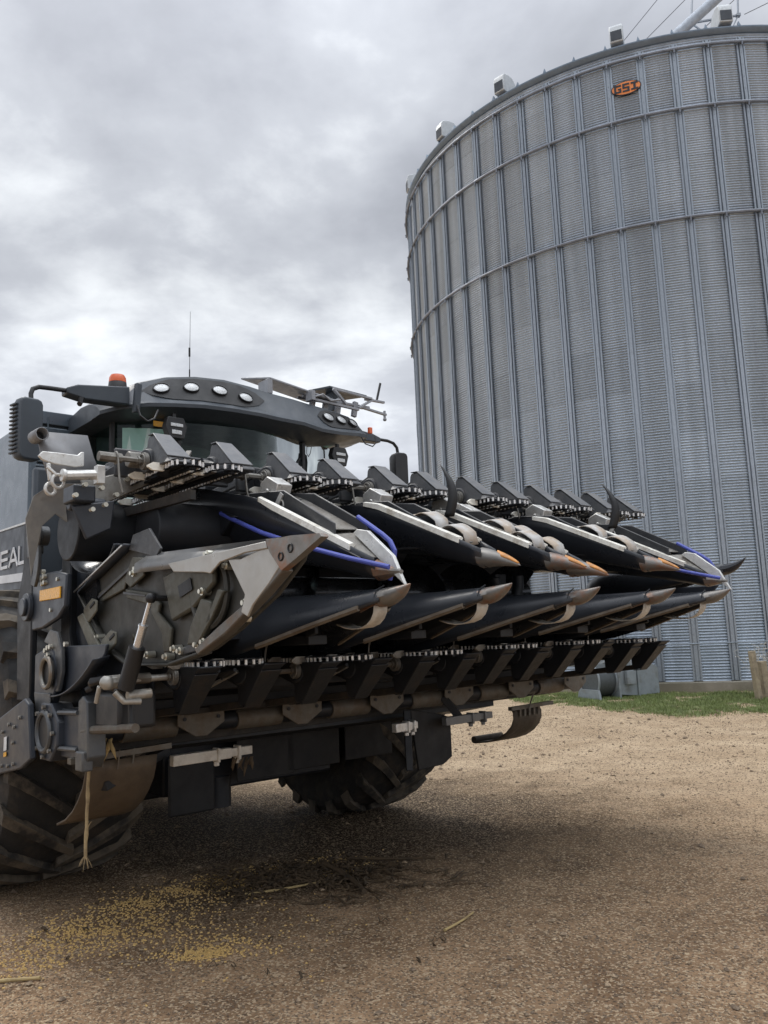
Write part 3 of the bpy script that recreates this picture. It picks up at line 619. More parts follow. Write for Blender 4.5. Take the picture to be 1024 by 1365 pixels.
# ---- wheels
def tyre(ac, bc, r, w, lugs=22, parent=comb):
    e_ = empty('wheel', (bc, ac, r), 0, parent)
    mb = MB(); n = 56; hw = w / 2
    prof = [(-hw * .82, r * .58), (-hw * .98, r * .68), (-hw * 1.0, r * .80), (-hw * .93, r * .90), (-hw * .80, r * .945), (-hw * .3, r * .958), (hw * .3, r * .958), (hw * .80, r * .945), (hw * .93, r * .90), (hw * 1.0, r * .80), (hw * .98, r * .68), (hw * .82, r * .58)]
    mb.loft([[Vector((q[1] * math.cos(2 * math.pi * k / n), q[0], q[1] * math.sin(2 * math.pi * k / n))) for q in prof] for k in range(n)], loop=True)
    tw = mb.build('tyre', M['rubber'], e_)
    mb = MB()
    for side in (-1, 1):
        for k in range(lugs):
            t0 = 2 * math.pi * (k + (0.5 if side > 0 else 0)) / lugs; rings = []
            for j in range(8):
                f = j / 7; y = side * (-.035 + f * (hw * .99 + .035)); ang = t0 - 0.36 * (1 - f) ** 1.15 + .10
                bw = .034 + .012 * f; top = r * (1.0 - .028 * f ** 2.2) if f < .99 else r * .95; bot = r * .93 if f < .85 else r * .86
                def at(rr, dt): return Vector((rr * math.cos(ang + dt), y if f < .99 else side * hw * (.99), rr * math.sin(ang + dt)))
                rings.append([at(bot, -bw * 1.45), at(top, -bw * .9), at(top, bw * .9), at(bot, bw * 1.45)])
            mb.loft(rings, closed_ring=True, cap=True)
    mb.build('tread_lugs', M['lug_rubber'], tw, ang=30, bevel=0)
    mb = MB(); pr2 = [(-hw * .84, r * .60), (-hw * .80, r * .57), (-hw * .70, r * .55), (-hw * .2, r * .50), (-hw * .12, r * .18), (-hw * .3, r * .16), (-hw * .3, .001)]
    mb.loft([[Vector((q[1] * math.cos(2 * math.pi * k / n), q[0], q[1] * math.sin(2 * math.pi * k / n))) for q in pr2] for k in range(n)], loop=True)
    for k in range(10):
        a_ = 2 * math.pi * k / 10; mb.cyl((r * .13 * math.cos(a_), -hw * .3, r * .13 * math.sin(a_)), (r * .13 * math.cos(a_), -hw * .36, r * .13 * math.sin(a_)), .018, n=6)
    mb.build('rim', M['frame_black'], e_)
    return e_
w0 = tyre(-.50, -3.58, 1.03, .94)
w1 = copy_tree(w0, comb); w1.location = P(2.40, -3.58, 1.03); w1.scale = (1, .88, 1)
def rear(ac):
    e_ = copy_tree(w0, comb); e_.location = P(ac, -7.6, .72); e_.scale = (.7, .62, .7)
rear(.1); rear(2.3)

# ---- body of the machine
mb = MB(); mb.prism(PP([(-.45, -4.0, 1.55), (-.45, -4.0, 2.62), (-.45, -4.0, 3.42), (-.40, -4.0, 3.56), (2.00, -4.0, 3.56), (2.05, -4.0, 3.42), (2.05, -4.0, 1.55)]), Vector((-4.6, 0, 0)))
body = mb.build('body', M['body_gray'], comb, bevel=.05)
mb = MB(); mb.box(P(.95, -5.4, 1.0), (4.2, 1.6, 1.1)); mb.box(P(.9, -3.3, .78), (.9, 1.5, .5)); mb.box(P(1.0, -6.2, 1.35), (4.6, 1.9, 1.0)); mb.box(P(1.0, -4.0, 1.25), (1.5, 1.6, .9)); mb.bar(P(-.1, -3.58, 1.03), P(2.5, -3.58, 1.03), .3, .3)
mb.build('chassis', M['frame_black'], comb, bevel=.02)
# tank top trim and front seam panels
mb = MB(); mb.box(P(-.06, -3.985, 3.50), (.05, .72, .11)); mb.box(P(-.06, -3.975, 3.27), (.03, .70, .30)); mb.box(P(.55, -3.985, 3.47), (.05, .42, .14)); mb.box(P(-.06, -3.97, 3.09), (.02, .72, .02)); mb.box(P(-.33, -3.965, 3.3), (.03, .012, .42)); mb.box(P(.27, -3.965, 3.3), (.03, .012, .42))
mb.build('tank_panel', M['body_gray'], comb, bevel=.012)
mb = MB(); mb.box(P(-.30, -3.97, 2.45), (.10, .28, 1.25)); mb.box(P(0.1, -3.9, 2.6), (.12, .6, 1.0)); mb.build('corner_panel', M['cab_gray'], comb, bevel=.03)
# lower side panel with its lettering and stripes
mb = MB(); mb.prism(PP([(-.47, -3.78, 1.98), (-.47, -3.78, 2.60), (-.47, -6.4, 2.66), (-.47, -6.4, 1.90)]), Vector((0, -.05, 0)))
sp_ = mb.build('side_panel', M['frame_blue'], comb, bevel=.015)
mb = MB(); mb.prism(PP([(-.525, -3.80, 2.585), (-.525, -3.80, 2.60), (-.525, -6.38, 2.66), (-.525, -6.38, 2.645)]), Vector((0, -.006, 0))); mb.build('panel_edge', M['worn_steel'], sp_)
mb = MB()
def seg(b0, c0, b1, c1, w=.026):
    b0 = LB + (b0 - LB) * 1.65; b1 = LB + (b1 - LB) * 1.65
    d = Vector((b1 - b0, c1 - c0)); d.normalize(); n_ = Vector((-d.y, d.x)) * w / 2
    ring = [P(-.526, b0 + n_.x, c0 + n_.y), P(-.526, b1 + n_.x, c1 + n_.y), P(-.526, b1 - n_.x, c1 - n_.y), P(-.526, b0 - n_.x, c0 - n_.y)]
    mb.prism(ring, Vector((0, -.005, 0)))
# letters read left to right towards +b on this side
H0, H1 = 2.275, 2.425
def letter(ch, b):
    global LB
    LB = b
    if ch == 'I': seg(b + .05, H0, b + .05, H1)
    if ch == 'D': seg(b, H0, b, H1); seg(b, H1 - .012, b + .09, H1 - .012); seg(b, H0 + .012, b + .09, H0 + .012); seg(b + .09, H1 - .01, b + .125, H1 - .045); seg(b + .125, H1 - .04, b + .125, H0 + .04); seg(b + .125, H0 + .045, b + .09, H0 + .01)
    if ch == 'E': seg(b, H0, b, H1); [seg(b, h_, b + .11, h_) for h_ in (H0 + .012, (H0 + H1) / 2, H1 - .012)]
    if ch == 'A': seg(b, H0, b + .065, H1); seg(b + .065, H1, b + .13, H0); seg(b + .03, H0 + .05, b + .10, H0 + .05)
    if ch == 'L': seg(b, H0, b, H1); seg(b, H0 + .012, b + .10, H0 + .012)
for ch, b in zip('IDEAL', (-4.95, -4.72, -4.44, -4.22, -3.97)): letter(ch, b)
mb.build('lettering', M['white_decal'], sp_)
mb = MB()
for c0, c1, d_ in ((2.16, 2.225, 0), (2.08, 2.10, 0)): mb.prism(PP([(-.526, -5.2, c0 + .03), (-.526, -3.85, c0 - .02), (-.526, -3.85, c1 - .02), (-.526, -5.2, c1 + .03)]), Vector((0, -.005, 0)))
mb.build('stripe', M['white_decal'], sp_)
mb = MB()
for b, c, r_ in ((-4.15, 1.93, .05), (-3.98, 1.90, .035), (-4.3, 1.85, .04)): mb.cyl(P(-.50, b, c), P(-.62, b, c), r_, n=12); mb.ring(P(-.60, b, c), (0, 1, 0), r_, .012)
mb.bar(P(-.55, -4.6, 1.86), P(-.55, -3.9, 1.74), .05, .03); mb.bar(P(-.55, -4.6, 1.76), P(-.55, -4.0, 1.66), .04, .03)
mb.build('side_fittings', M['cast_gray'], comb, bevel=.003)

# ---- cab
CA0, CA1 = 0.02, 2.22
cabe = empty('cab', (0, 0, 0), 0, comb)
def arc_front(c, bulge=.28, base=-3.42, n=12, inset=0.0, top=0.0):
    a0, a1 = CA0 + inset, CA1 - inset
    return [P(a0 + (a1 - a0) * i / n, base + bulge * (1 - (2 * i / n - 1) ** 2) + top, c) for i in range(n + 1)]
mb = MB(); mb.loft([arc_front(1.75), arc_front(2.6, .32), arc_front(3.40, .30, top=.03)]); mb.build('windscreen', M['glass'], cabe)
mb = MB(); mb.add(PP([(CA0, -3.42, 1.9), (CA0, -4.0, 1.9), (CA0, -4.0, 3.4), (CA0, -3.39, 3.4)]), [(0, 1, 2, 3)]); mb.build('side_window', M['glass'], cabe)
mb = MB(); mb.add(PP([(CA1, -3.42, 1.9), (CA1, -4.4, 1.9), (CA1, -4.4, 3.4), (CA1, -3.39, 3.4)]), [(0, 1, 2, 3)]); mb.build('side_window', M['glass_teal'], cabe)
for p_, q_, w_, h_ in (((CA0 - .02, -3.46, 1.7), (CA0 - .02, -3.44, 3.42), .04, .05), ((CA1 + .01, -3.42, 1.7), (CA1 + .01, -3.40, 3.42), .04, .05), ((CA0 - .03, -4.0, 1.7), (CA0 - .03, -4.0, 3.42), .16, .12), ((CA0 + .45, -3.24, 1.7), (CA0 + .45, -3.21, 3.4), .05, .03)): mb = MB(); mb.bar(P(*p_), P(*q_), w_, h_); mb.build('pillar', M['black_plastic'], cabe, bevel=.012)
mb = MB(); mb.box(P(1.03, -3.96, 2.65), (.04, 1.92, 1.6)); mb.box(P(1.12, -3.66, 1.8), (.6, 2.16, .06)); mb.build('rear_wall', M['cab_inside'], cabe)
mb = MB(); mb.bar(P(1.20, -3.10, 2.72), P(1.62, -3.15, 3.22), .014, .012); mb.bar(P(1.34, -3.09, 2.62), P(1.40, -3.085, 3.12), .010, .02); mb.build('wiper', M['black_plastic'], cabe)
mb = MB(); mb.bar(P(1.66, -3.17, 2.3), P(1.66, -3.15, 3.38), .03, .02); mb.build('window_post', M['black_plastic'], cabe)
# seat, column, monitor and hanging cords inside
mb = MB(); mb.box(P(1.15, -3.72, 2.28), (.42, .52, .14)); mb.box(P(1.15, -3.88, 2.68), (.14, .5, .75), Matrix.Rotation(R(-8), 3, 'Y')); mb.build('seat', M['dark_cloth'], cabe, bevel=.05)
mb = MB(); mb.bar(P(1.15, -3.3, 2.0), P(1.15, -3.46, 2.55), .08, .08); mb.ring(P(1.15, -3.46, 2.58), (-.4, 0, 1), .19, .015); mb.build('steering_wheel', M['black_plastic'], cabe)
mb = MB(); mb.box(P(.62, -3.45, 2.85), (.04, .26, .20)); mb.box(P(.55, -3.5, 3.1), (.04, .18, .14)); mb.build('monitor', M['black_plastic'], cabe, bevel=.01)
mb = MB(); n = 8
mb.loft([[P(.06 + .36 * i / n, -3.385 + .14 * math.sin(i / n * 1.5) + .008 * math.sin(i * 2.1), c) for i in range(n + 1)] for c in (2.5, 2.9, 3.34)]); mb.build('sky_reflection_panel', M['reflection_green'], cabe)  # added pale sheet imitating sky reflected in the cab glass
mb = MB(); mb.box(P(.30, -3.225, 3.37), (.004, .10, .045), Matrix.Rotation(R(0), 3, 'Z')); mb.build('cab_sticker', M['yellow_reflector'], cabe)
# roof: lofted front fascia with two lamp banks, crown running back
st = [(-.16, 3.53, 3.43, 3.36, -3.30), (-.06, 3.60, 3.45, 3.35, -3.14), (.12, 3.69, 3.47, 3.36, -3.02), (.32, 3.755, 3.485, 3.38, -2.97), (.55, 3.79, 3.50, 3.39, -2.93), (.80, 3.80, 3.50, 3.39, -2.90), (1.05, 3.785, 3.50, 3.38, -2.90), (1.25, 3.76, 3.49, 3.36, -2.90), (1.50, 3.745, 3.485, 3.35, -2.90), (1.72, 3.73, 3.46, 3.34, -2.92), (1.95, 3.725, 3.47, 3.36, -2.95), (2.2, 3.71, 3.50, 3.42, -3.0), (2.38, 3.69, 3.53, 3.45, -3.10), (2.46, 3.62, 3.54, 3.47, -3.25)]
rings = []
for a, t, m_, b_, f in st:
    b_ = b_ + .035
    rings.append(PP([(a, -3.98, t - .02), (a, -3.7, t + .015), (a, f - .22, t), (a, f - .16, t - .015), (a, f - .055, m_ + .04), (a, f, m_), (a, f - .005, m_ - .03), (a, f - .16, b_), (a, -3.45, b_ - .005), (a, -3.98, b_ - .005)]))
mb = MB(); mb.loft(rings, closed_ring=True, cap=True); roof = mb.build('cab_roof', M['cab_gray'], cabe, ang=28, bevel=.008)
# recessed lamp banks (dark inset panels) and lamps
def fascia_pt(a, f, off=0.0):
    for i in range(len(st) - 1):
        if st[i][0] <= a <= st[i + 1][0]:
            s_ = (a - st[i][0]) / (st[i + 1][0] - st[i][0]); v = [st[i][k] * (1 - s_) + st[i + 1][k] * s_ for k in range(5)]; break
    p1 = Vector((v[4] - .16, v[1] - .015)); p0 = Vector((v[4] - .055, v[2] + .04)); p = p0.lerp(p1, f); nrm = Vector((p1.y - p0.y, -(p1.x - p0.x))).normalized()
    return P(a, p.x + nrm.x * off, p.y + nrm.y * off)
def bank(a0, a1):
    mb = MB(); n = 14; top = []; bot = []
    for i in range(n + 1):
        s_ = i / n; a = a0 + (a1 - a0) * s_; e_ = min(1, min(s_, 1 - s_) * 5); e_ = math.sqrt(max(0, e_))
        bot.append(fascia_pt(a, .48 - .46 * e_, .006)); top.append(fascia_pt(a, .50 + .40 * e_, .006))
    mb.loft([bot, top]); mb.build('lamp_bank', M['black_plastic'], roof)
bank(.10, 1.16); bank(1.74, 2.40)
def lamp(a, f, ra=.062, rc=.045):
    c = fascia_pt(a, f, .012); u_ = (fascia_pt(a + .02, f, .012) - fascia_pt(a - .02, f, .012)).normalized(); v_ = (fascia_pt(a, f + .1, .012) - fascia_pt(a, f - .1, .012)).normalized(); n_ = u_.cross(v_); n_ = n_ if n_.x > 0 else -n_
    e_ = empty('work_light', (0, 0, 0), 0, roof) if False else None
    mb = MB(); K = 22
    rim = [[c + u_ * math.cos(2 * math.pi * k / K) * ra * s_ + v_ * math.sin(2 * math.pi * k / K) * rc * s_ + n_ * d_ for k in range(K)] for s_, d_ in ((1.12, -.01), (1.12, .012), (1.0, .014), (.96, .004))]
    mb.loft(rim, closed_ring=True); o = mb.build('work_light', M['black_plastic'], roof)
    mb = MB(); mb.loft([[c + u_ * math.cos(2 * math.pi * k / K) * ra * s_ + v_ * math.sin(2 * math.pi * k / K) * rc * s_ + n_ * d_ for k in range(K)] for s_, d_ in ((.98, .006), (.6, .012), (.05, .014))], closed_ring=True, cap=True); mb.build('lamp_lens', M['lamp_face'], o)
for a, f in ((.25, .50), (.49, .52), (.73, .50), (.965, .40), (1.87, .50), (2.04, .50), (2.20, .46)): lamp(a, f)
# arms and mirrors
mb = MB(); mb.prism(PP([(-.50, -3.06, 3.455), (-.50, -3.06, 3.50), (-.42, -3.06, 3.535), (-.02, -3.06, 3.585), (-.02, -3.06, 3.44), (-.36, -3.06, 3.43)]), Vector((-.12, 0, 0))); mb.bar(P(-.0, -3.0, 3.36), P(.02, -3.0, 3.60), .05, .05)
arm = mb.build('mirror_arm', M['cab_gray'], cabe, bevel=.01)
mb = MB(); mb.tube(PP([(-.44, -3.1, 3.485), (-.62, -3.08, 3.475), (-.70, -3.06, 3.465), (-.745, -3.05, 3.44), (-.76, -3.04, 3.40), (-.76, -3.02, 3.28)]), .017, 10); mb.build('arm_tube', M['black_plastic'], arm)
mb = MB(); mb.tube(PP([(-.40, -3.05, 3.43), (-.405, -3.04, 3.39), (-.42, -3.03, 3.375)]), [.02, .014, .02], 8); mb.tube(PP([(.0, -2.98, 3.42), (.01, -2.94, 3.33), (.06, -2.92, 3.29), (.12, -2.93, 3.32), (.16, -2.95, 3.40)]), .008, 6); mb.build('cable', M['hose'], arm)
def mirror(a, b, c0, c1, w, rot, ribs):
    e_ = MB(); hz = (c1 - c0) / 2; n = 11; zc_ = (c0 + c1) / 2; rings = []
    for d, s_ in ((-.075, .80), (-.06, .93), (-.02, 1.0), (.05, 1.0), (.062, .95)):
        ring = []
        for sx, sz in ((-1, -1), (1, -1), (1, 1), (-1, 1)):
            for t_ in (0, .5, 1):
                an = {(-1, -1): math.pi, (1, -1): 1.5 * math.pi, (1, 1): 0, (-1, 1): .5 * math.pi}[(sx, sz)] + t_ * math.pi / 2
                ring.append(Vector((d, (sx * (w / 2 - .035) + .035 * math.cos(an)) * s_, (sz * (hz - .035) + .035 * math.sin(an)) * s_)))
        rings.append(ring)
    e_.loft(rings, closed_ring=True, cap=True)
    if ribs:
        for k in range(13): e_.box((-.02, -w / 2 - .006, -hz + .05 + k * (2 * hz - .1) / 12), (.09, .022, .014))
    o = e_.build('mirror', M['cab_gray'] if ribs else M['black_plastic'], cabe, ang=50, bevel=.004); o.location = P(a, b, zc_); o.rotation_euler = (0, 0, rot)
    mb = MB(); mb.box((-.079, 0, 0), (.003, w * .76, hz * 1.62)); mb.build('mirror_glass', M['chrome'], o)
mirror(-.80, -2.97, 2.895, 3.335, .165, R(10), True)
mirror(2.86, -3.2, 3.08, 3.42, .15, R(-10), False)
mb = MB(); mb.prism(PP([(2.30, -3.18, 3.49), (2.30, -3.18, 3.60), (2.52, -3.18, 3.58), (2.62, -3.18, 3.55), (2.62, -3.18, 3.50)]), Vector((-.10, 0, 0))); arm2 = mb.build('mirror_arm', M['cab_gray'], cabe, bevel=.01)
mb = MB(); mb.tube(PP([(2.56, -3.22, 3.54), (2.72, -3.2, 3.535), (2.80, -3.2, 3.52), (2.845, -3.2, 3.48), (2.86, -3.2, 3.40)]), .016, 8); mb.build('arm_tube', M['black_plastic'], arm2)
mb = MB(); mb.tube(PP([(2.22, -3.0, 3.47), (2.25, -2.98, 3.40), (2.34, -2.98, 3.385), (2.40, -3.0, 3.43), (2.41, -3.02, 3.5)]), .006, 6); mb.build('cable', M['hose'], arm2)
mb = MB(); mb.box(P(2.40, -3.08, 3.57), (.03, .04, .06)); mb.build('marker_lamp', M['beacon_orange'], cabe, bevel=.005)
# hexagonal LED lamps hung below the roof
def hexlamp(a, b, c, s, name='hanging_work_light'):
    hx = [(-.42, .5), (.36, .5), (.55, .08), (.38, -.5), (-.38, -.5), (-.55, .08)]
    mb = MB(); mb.prism([P(a + x * s, b, c + z * s) for x, z in hx], Vector((-.07, 0, 0))); mb.bar(P(a, b - .05, c + s * .4), P(a, b - .05, c + s * .75), .03, .03)
    o = mb.build(name, M['black_plastic'], cabe, bevel=.006)
    mb = MB(); mb.box(P(a, b + .004, c + s * .12), (.008, s * .62, s * .16)); mb.box(P(a, b + .004, c - s * .22), (.008, s * .5, s * .20)); mb.build('lamp_lens', M['lamp_face'], o, bevel=.003)
hexlamp(.33, -2.98, 3.29, .17); hexlamp(1.97, -3.0, 3.25, .17)
mb = MB(); mb.box(P(2.13, -3.35, 3.13), (.04, .10, .10)); mb.bar(P(2.08, -3.38, 3.13), P(2.20, -3.38, 3.13), .02, .02); mb.build('small_mirror', M['black_plastic'], cabe, bevel=.015)
# beacon
mb = MB(); mb.tube(PP([(-.04, -3.25, 3.60), (-.04, -3.25, 3.66), (-.04, -3.25, 3.665)]), [.075, .068, .064], 20); bc_ = mb.build('beacon', M['black_plastic'], cabe)
mb = MB(); mb.tube(PP([(-.04, -3.25, 3.662), (-.04, -3.25, 3.70), (-.04, -3.25, 3.722), (-.04, -3.25, 3.728)]), [.068, .064, .052, .03], 20); mb.build('beacon_lens', M['beacon_orange'], bc_)
# whip antenna
mb = MB(); mb.tube(PP([(.74, -3.55, 3.78), (.74, -3.55, 4.0)]), .006, 6); mb.tube(PP([(.74, -3.55, 4.0), (.75, -3.55, 4.54)]), [.003, .0015], 5); mb.tube(PP([(.74, -3.55, 4.12), (.74, -3.55, 4.20)]), .009, 6); mb.build('whip_antenna', M['black_plastic'], cabe)
# tilted flat dish, solar panel and frame on the roof
dd = empty('roof_rack', (0, 0, 0), 0, cabe)
mb = MB(); mb.prism(PP([(1.20, -3.45, 3.965), (1.30, -3.12, 3.90), (2.02, -3.10, 3.80), (2.00, -3.55, 3.90)]), Vector((.0, .0, .018))); mb.build('flat_dish', M['dish_pale'], dd, bevel=.004)
mb = MB(); mb.prism(PP([(1.98, -3.52, 3.995), (2.06, -3.25, 3.985), (2.52, -3.25, 3.965), (2.44, -3.52, 3.985)]), Vector((0, 0, .02))); mb.bar(P(2.2, -3.4, 3.8), P(2.2, -3.4, 3.99), .08, .12); mb.build('solar_panel', M['cab_gray'], dd, bevel=.004)
mb = MB()
mb.bar(P(1.3, -3.2, 3.77), P(1.3, -3.2, 3.90), .05, .16); mb.bar(P(1.72, -3.1, 3.76), P(1.72, -3.1, 3.85), .04, .1)
for p, q in (((1.7, -3.2, 3.83), (2.5, -3.2, 3.84)), ((1.75, -3.35, 3.86), (2.55, -3.35, 3.88)), ((1.7, -3.12, 3.79), (2.3, -3.12, 3.77)), ((2.3, -3.12, 3.79), (2.55, -3.2, 3.93)), ((2.0, -3.12, 3.93), (2.15, -3.12, 3.80)), ((2.0, -3.12, 3.93), (2.52, -3.18, 3.93)), ((2.45, -3.2, 3.92), (2.70, -3.2, 3.925)), ((2.3, -3.2, 3.84), (2.72, -3.2, 3.80))): mb.bar(P(*p), P(*q), .028, .022)
for a_ in (1.8, 1.95, 2.1, 2.3): mb.bar(P(a_, -3.2, 3.72), P(a_ + .03, -3.2, 3.87), .035, .05)
mb.bar(P(2.70, -3.2, 3.76), P(2.70, -3.2, 3.84), .02, .02); mb.ball(P(2.70, -3.2, 3.75), .02, 5)
mb.tube(PP([(1.75, -3.1, 3.80), (1.85, -3.08, 3.84), (1.95, -3.1, 3.80), (2.05, -3.08, 3.82)]), .010, 6)
mb.build('rack_frame', M['dish_pale'], dd, bevel=.003)
mb = MB(); mb.bar(P(2.60, -3.2, 3.92), P(2.66, -3.2, 4.12), .012, .02); mb.build('blade_antenna', M['black_plastic'], dd)

# ---- feeder house behind the header
mb = MB(); mb.prism(PP([(.55, -2.5, .92), (.55, -2.5, 2.1), (.55, -4.2, 2.4), (.55, -4.2, 1.3)]), Vector((0, 1.6, 0))); mb.build('feeder_house', M['frame_black'], comb, bevel=.02)
for a0, c0 in ((.62, .64), (1.06, .66), (1.62, .67)):
    mb = MB(); mb.box(P(a0 + .25, -2.62, c0 + .16), (.015, .50, .40)); mb.build('rubber_flap', M['flap_black'], comb, bevel=.006)
mb = MB(); mb.box(P(.30, -2.7, .62), (.03, .36, .40)); mb.build('rubber_flap', M['flap_black'], comb, bevel=.03)
mb = MB(); mb.tube(PP([(.62, -2.9, .62), (.62, -2.9, .40)]), .10, 14); mb.tube(PP([(.9, -3.2, .75), (2.2, -3.2, .78)]), .11, 12); mb.build('drive_housing', M['frame_black'], comb)

# ================================================================== header
# ---- gathering chain loop in a level plane; local origin at the middle between the two chains
def chain(xc, b0, b1, hw, c, lugs_side, bright, drop=0.0):
    # loop path (a, b): the near strand flares outwards towards the front idler
    path = []; L = b1 - b0; n = int(round(L / .040)); fl = .085; sg = lugs_side; rf = hw + fl / 2
    for i in range(n + 1): path.append((xc + sg * (hw + fl * i / n), b0 + (L - rf * .6) * i / n))
    cx_ = xc + sg * fl / 2
    m2 = max(5, int(math.pi * rf / .038))
    for i in range(1, m2): t_ = math.pi * i / m2; path.append((cx_ + sg * rf * math.cos(t_), b1 - rf * .6 + rf * .8 * math.sin(t_)))
    for i in range(n + 1): path.append((xc - sg * hw, b1 - rf * .6 - (L - rf * .6) * i / n))
    for i in range(1, 5): t_ = math.pi * i / 5; path.append((xc - sg * hw * math.cos(t_), b0 - hw * math.sin(t_)))
    pts = [P(a, b, c) for a, b in path]; m_ = len(pts); up = Vector((0, 0, 1)); mb = MB()
    for i in range(m_):
        p, q = pts[i], pts[(i + 1) % m_]; d = (q - p)
        if d.length < 1e-4: continue
        mb.mi = 0; o_ = .016 if i % 2 else .0125
        for s_ in (-1, 1): mb.bar(p - d * .18 + up * s_ * (o_ + .0015), q + d * .18 + up * s_ * (o_ + .0015), .013, .003)
        mb.mi = 1; mb.cyl(p - up * .0155, p + up * .0155, .0072, n=6, caps=False)
    mb.mi = 2
    k = 0
    for i in range(2, n + 1, 7):
        p = pts[i]; q = pts[(i + 1) % m_]; t_ = (q - p).normalized(); out = t_.cross(up)
        if out.y * sg < 0: out = -out
        w_ = .022
        poly = [p + up * -.020, p + out * .060 + up * -.020, p + out * .088 + up * -.004, p + out * .088 + up * .006, p + out * .060 + up * .022, p + up * .022]
        mb.prism([v + t_ * .01 for v in poly], -t_ * .02)
    return mb
def row_unit(flip=False):
    # local frame: centre of the row at a = 0, c = 0 is the chain level, b as in the machine; fins hang below (-c)
    sgn = 1 if flip else -1
    fin_m = M['fin_gray'] if flip else M['frame_black']; SB = 0 if flip else .11; LX = 0 if flip else .035
    mb = MB()
    for x in (-.19, .19):
        def fr(b, ct, cb, wt, wb): return [P(x - wb, b, cb), P(x - wt, b, ct), P(x + wt * .7, b, ct), P(x + wb, b, cb)]
        mb.loft([fr(-1.30 + SB, -.185 - LX, -.01, .050, .060), fr(-1.285 + SB, -.205 - LX, -.01, .050, .062), fr(-1.225 + SB, -.200 - LX, -.01, .052, .066), fr(-1.03 + SB, -.045, -.01, .070, .074), fr(-.99 + SB, -.02, -.01, .068, .072)], closed_ring=True, cap=True)
        # housing shoulder beside the fin and low rail running back
        mb.cyl(P(x + sgn * .075, -1.25 + SB, -.06), P(x - sgn * .06, -1.27 + SB, -.07), .062, .085, n=20); mb.prism([P(x - .03, b + SB, c) for b, c in ((-1.30, -.15), (-1.18, -.10), (-1.15, -.01), (-1.60, -.01), (-1.60, -.06))], Vector((0, .07, 0)))
        mb.bar(P(x, -1.4, -.04), P(x, -2.0, -.05), .05, .04)
    ru = mb.build('row_unit', fin_m, head, bevel=.006)
    mb = MB()
    for x in (-.19, .19):
        def fr2(b, ct, w, o): return [P(x - w, b, ct), P(x - w, b + o * .4, ct - o), P(x + w * .75, b + o * .4, ct - o), P(x + w * .75, b, ct)]
        mb.loft([fr2(-1.287 + SB, -.209 - LX, .056, .006), fr2(-1.223 + SB, -.205 - LX, .058, .006), fr2(-1.025 + SB, -.046, .076, .006)], closed_ring=True, cap=True)
    mb.build('nose_plate', M['fin_face'] if flip else M['mud_nose'], ru, bevel=.002)
    # round cover and hex drive shaft reaching to the next unit
    mb = MB(); mb.cyl(P(sgn * .262, -1.24 + SB, -.055), P(sgn * .285, -1.24 + SB, -.055), .046, n=24); mb.ring(P(sgn * .285, -1.24 + SB, -.055), (0, 1, 0), .034, .005); mb.build('round_cover', M['cast_gray'], ru)
    mb = MB(); mb.cyl(P(sgn * .285, -1.24 + SB, -.055), P(sgn * .42, -1.24 + SB, -.055), .015, n=6); mb.cyl(P(sgn * .40, -1.24 + SB, -.055), P(sgn * .52, -1.24 + SB, -.055), .026, n=8); mb.cyl(P(sgn * .30, -1.24 + SB, -.055), P(sgn * .31, -1.24 + SB, -.055), .022, n=6)
    mb.build('drive_shaft', M['mud_steel'] if not flip else M['cast_gray'], ru)
    # gearbox block, frame rails behind
    mb = MB(); mb.box(P(0, -1.85, -.10), (.36, .34, .20)); mb.cyl(P(-.30, -1.95, -.12), P(.30, -1.95, -.12), .05, n=10); mb.bar(P(-.27, -1.35, -.10), P(-.27, -2.05, -.04), .02, .06); mb.bar(P(.27, -1.35, -.10), P(.27, -2.05, -.04), .02, .06)
    mb.box(P(0, -1.45, -.08), (.03, .70, .16)); mb.build('gearbox', M['fin_gray'] if flip else M['frame_black'], ru, bevel=.01)
    # stalk rolls between the fins, knife edge
    mb = MB()
    for x in (-.06, .06):
        mb.tube([P(x, -1.75, -.07), P(x, -1.18, -.05), P(x * .8, -1.06, -.04)], [.040, .040, .01], 10)
        for k in range(6):
            a_ = math.pi * 2 * k / 6; mb.bar(P(x + .042 * math.cos(a_), -1.7, -.07 + .042 * math.sin(a_)), P(x + .042 * math.cos(a_), -1.18, -.05 + .042 * math.sin(a_)), .006, .016)
    mb.build('stalk_roll', M['frame_black'], ru)
    mb = MB(); mb.bar(P(-.04, -1.6, .0), P(-.04, -1.05, .0), .03, .02); mb.bar(P(.04, -1.6, .0), P(.04, -1.05, .0), .03, .02); mb.bar(P(-.02, -1.3, -.15), P(.10, -1.12, -.05), .03, .02); mb.build('deck_plate', M['cast_gray'], ru, bevel=.004)
    for x in (-.115, .115):
        chain(x, -2.25, -.93, .040, 0.0, sgn, True).build('gathering_chain', [M['chain_dark'], M['chain_bright'] if flip else M['chain_mid'], M['lug_cream'] if flip else M['lug_dull']], ru, flat=True)
        mb = MB(); mb.cyl(P(x, -1.00, -.006), P(x, -1.00, .006), .044, n=10); mb.cyl(P(x, -1.00, -.03), P(x, -1.00, .02), .018, n=8); mb.box(P(x, -1.55, 0), (1.0, .05, .012)); mb.build('idler_sprocket', M['frame_black'], ru)
    # belt strap / hose standing by the unit
    mb = MB(); mb.tube([P(sgn * .43, -1.21, -.055), P(sgn * .43, -1.19, .06), P(sgn * .42, -1.17, .14)], .006, 6); mb.ring(P(sgn * .43, -1.24, -.055), (0, 1, 0), .030, .006, 14, 5); mb.build('tie_strap', M['cast_gray'], ru)
    return ru
mat('fin_face', (0.105, 0.112, 0.125), 0.40, dust=0.5, dustcol=(0.30, 0.28, 0.25), dirt_scale=6, bump=0.1)
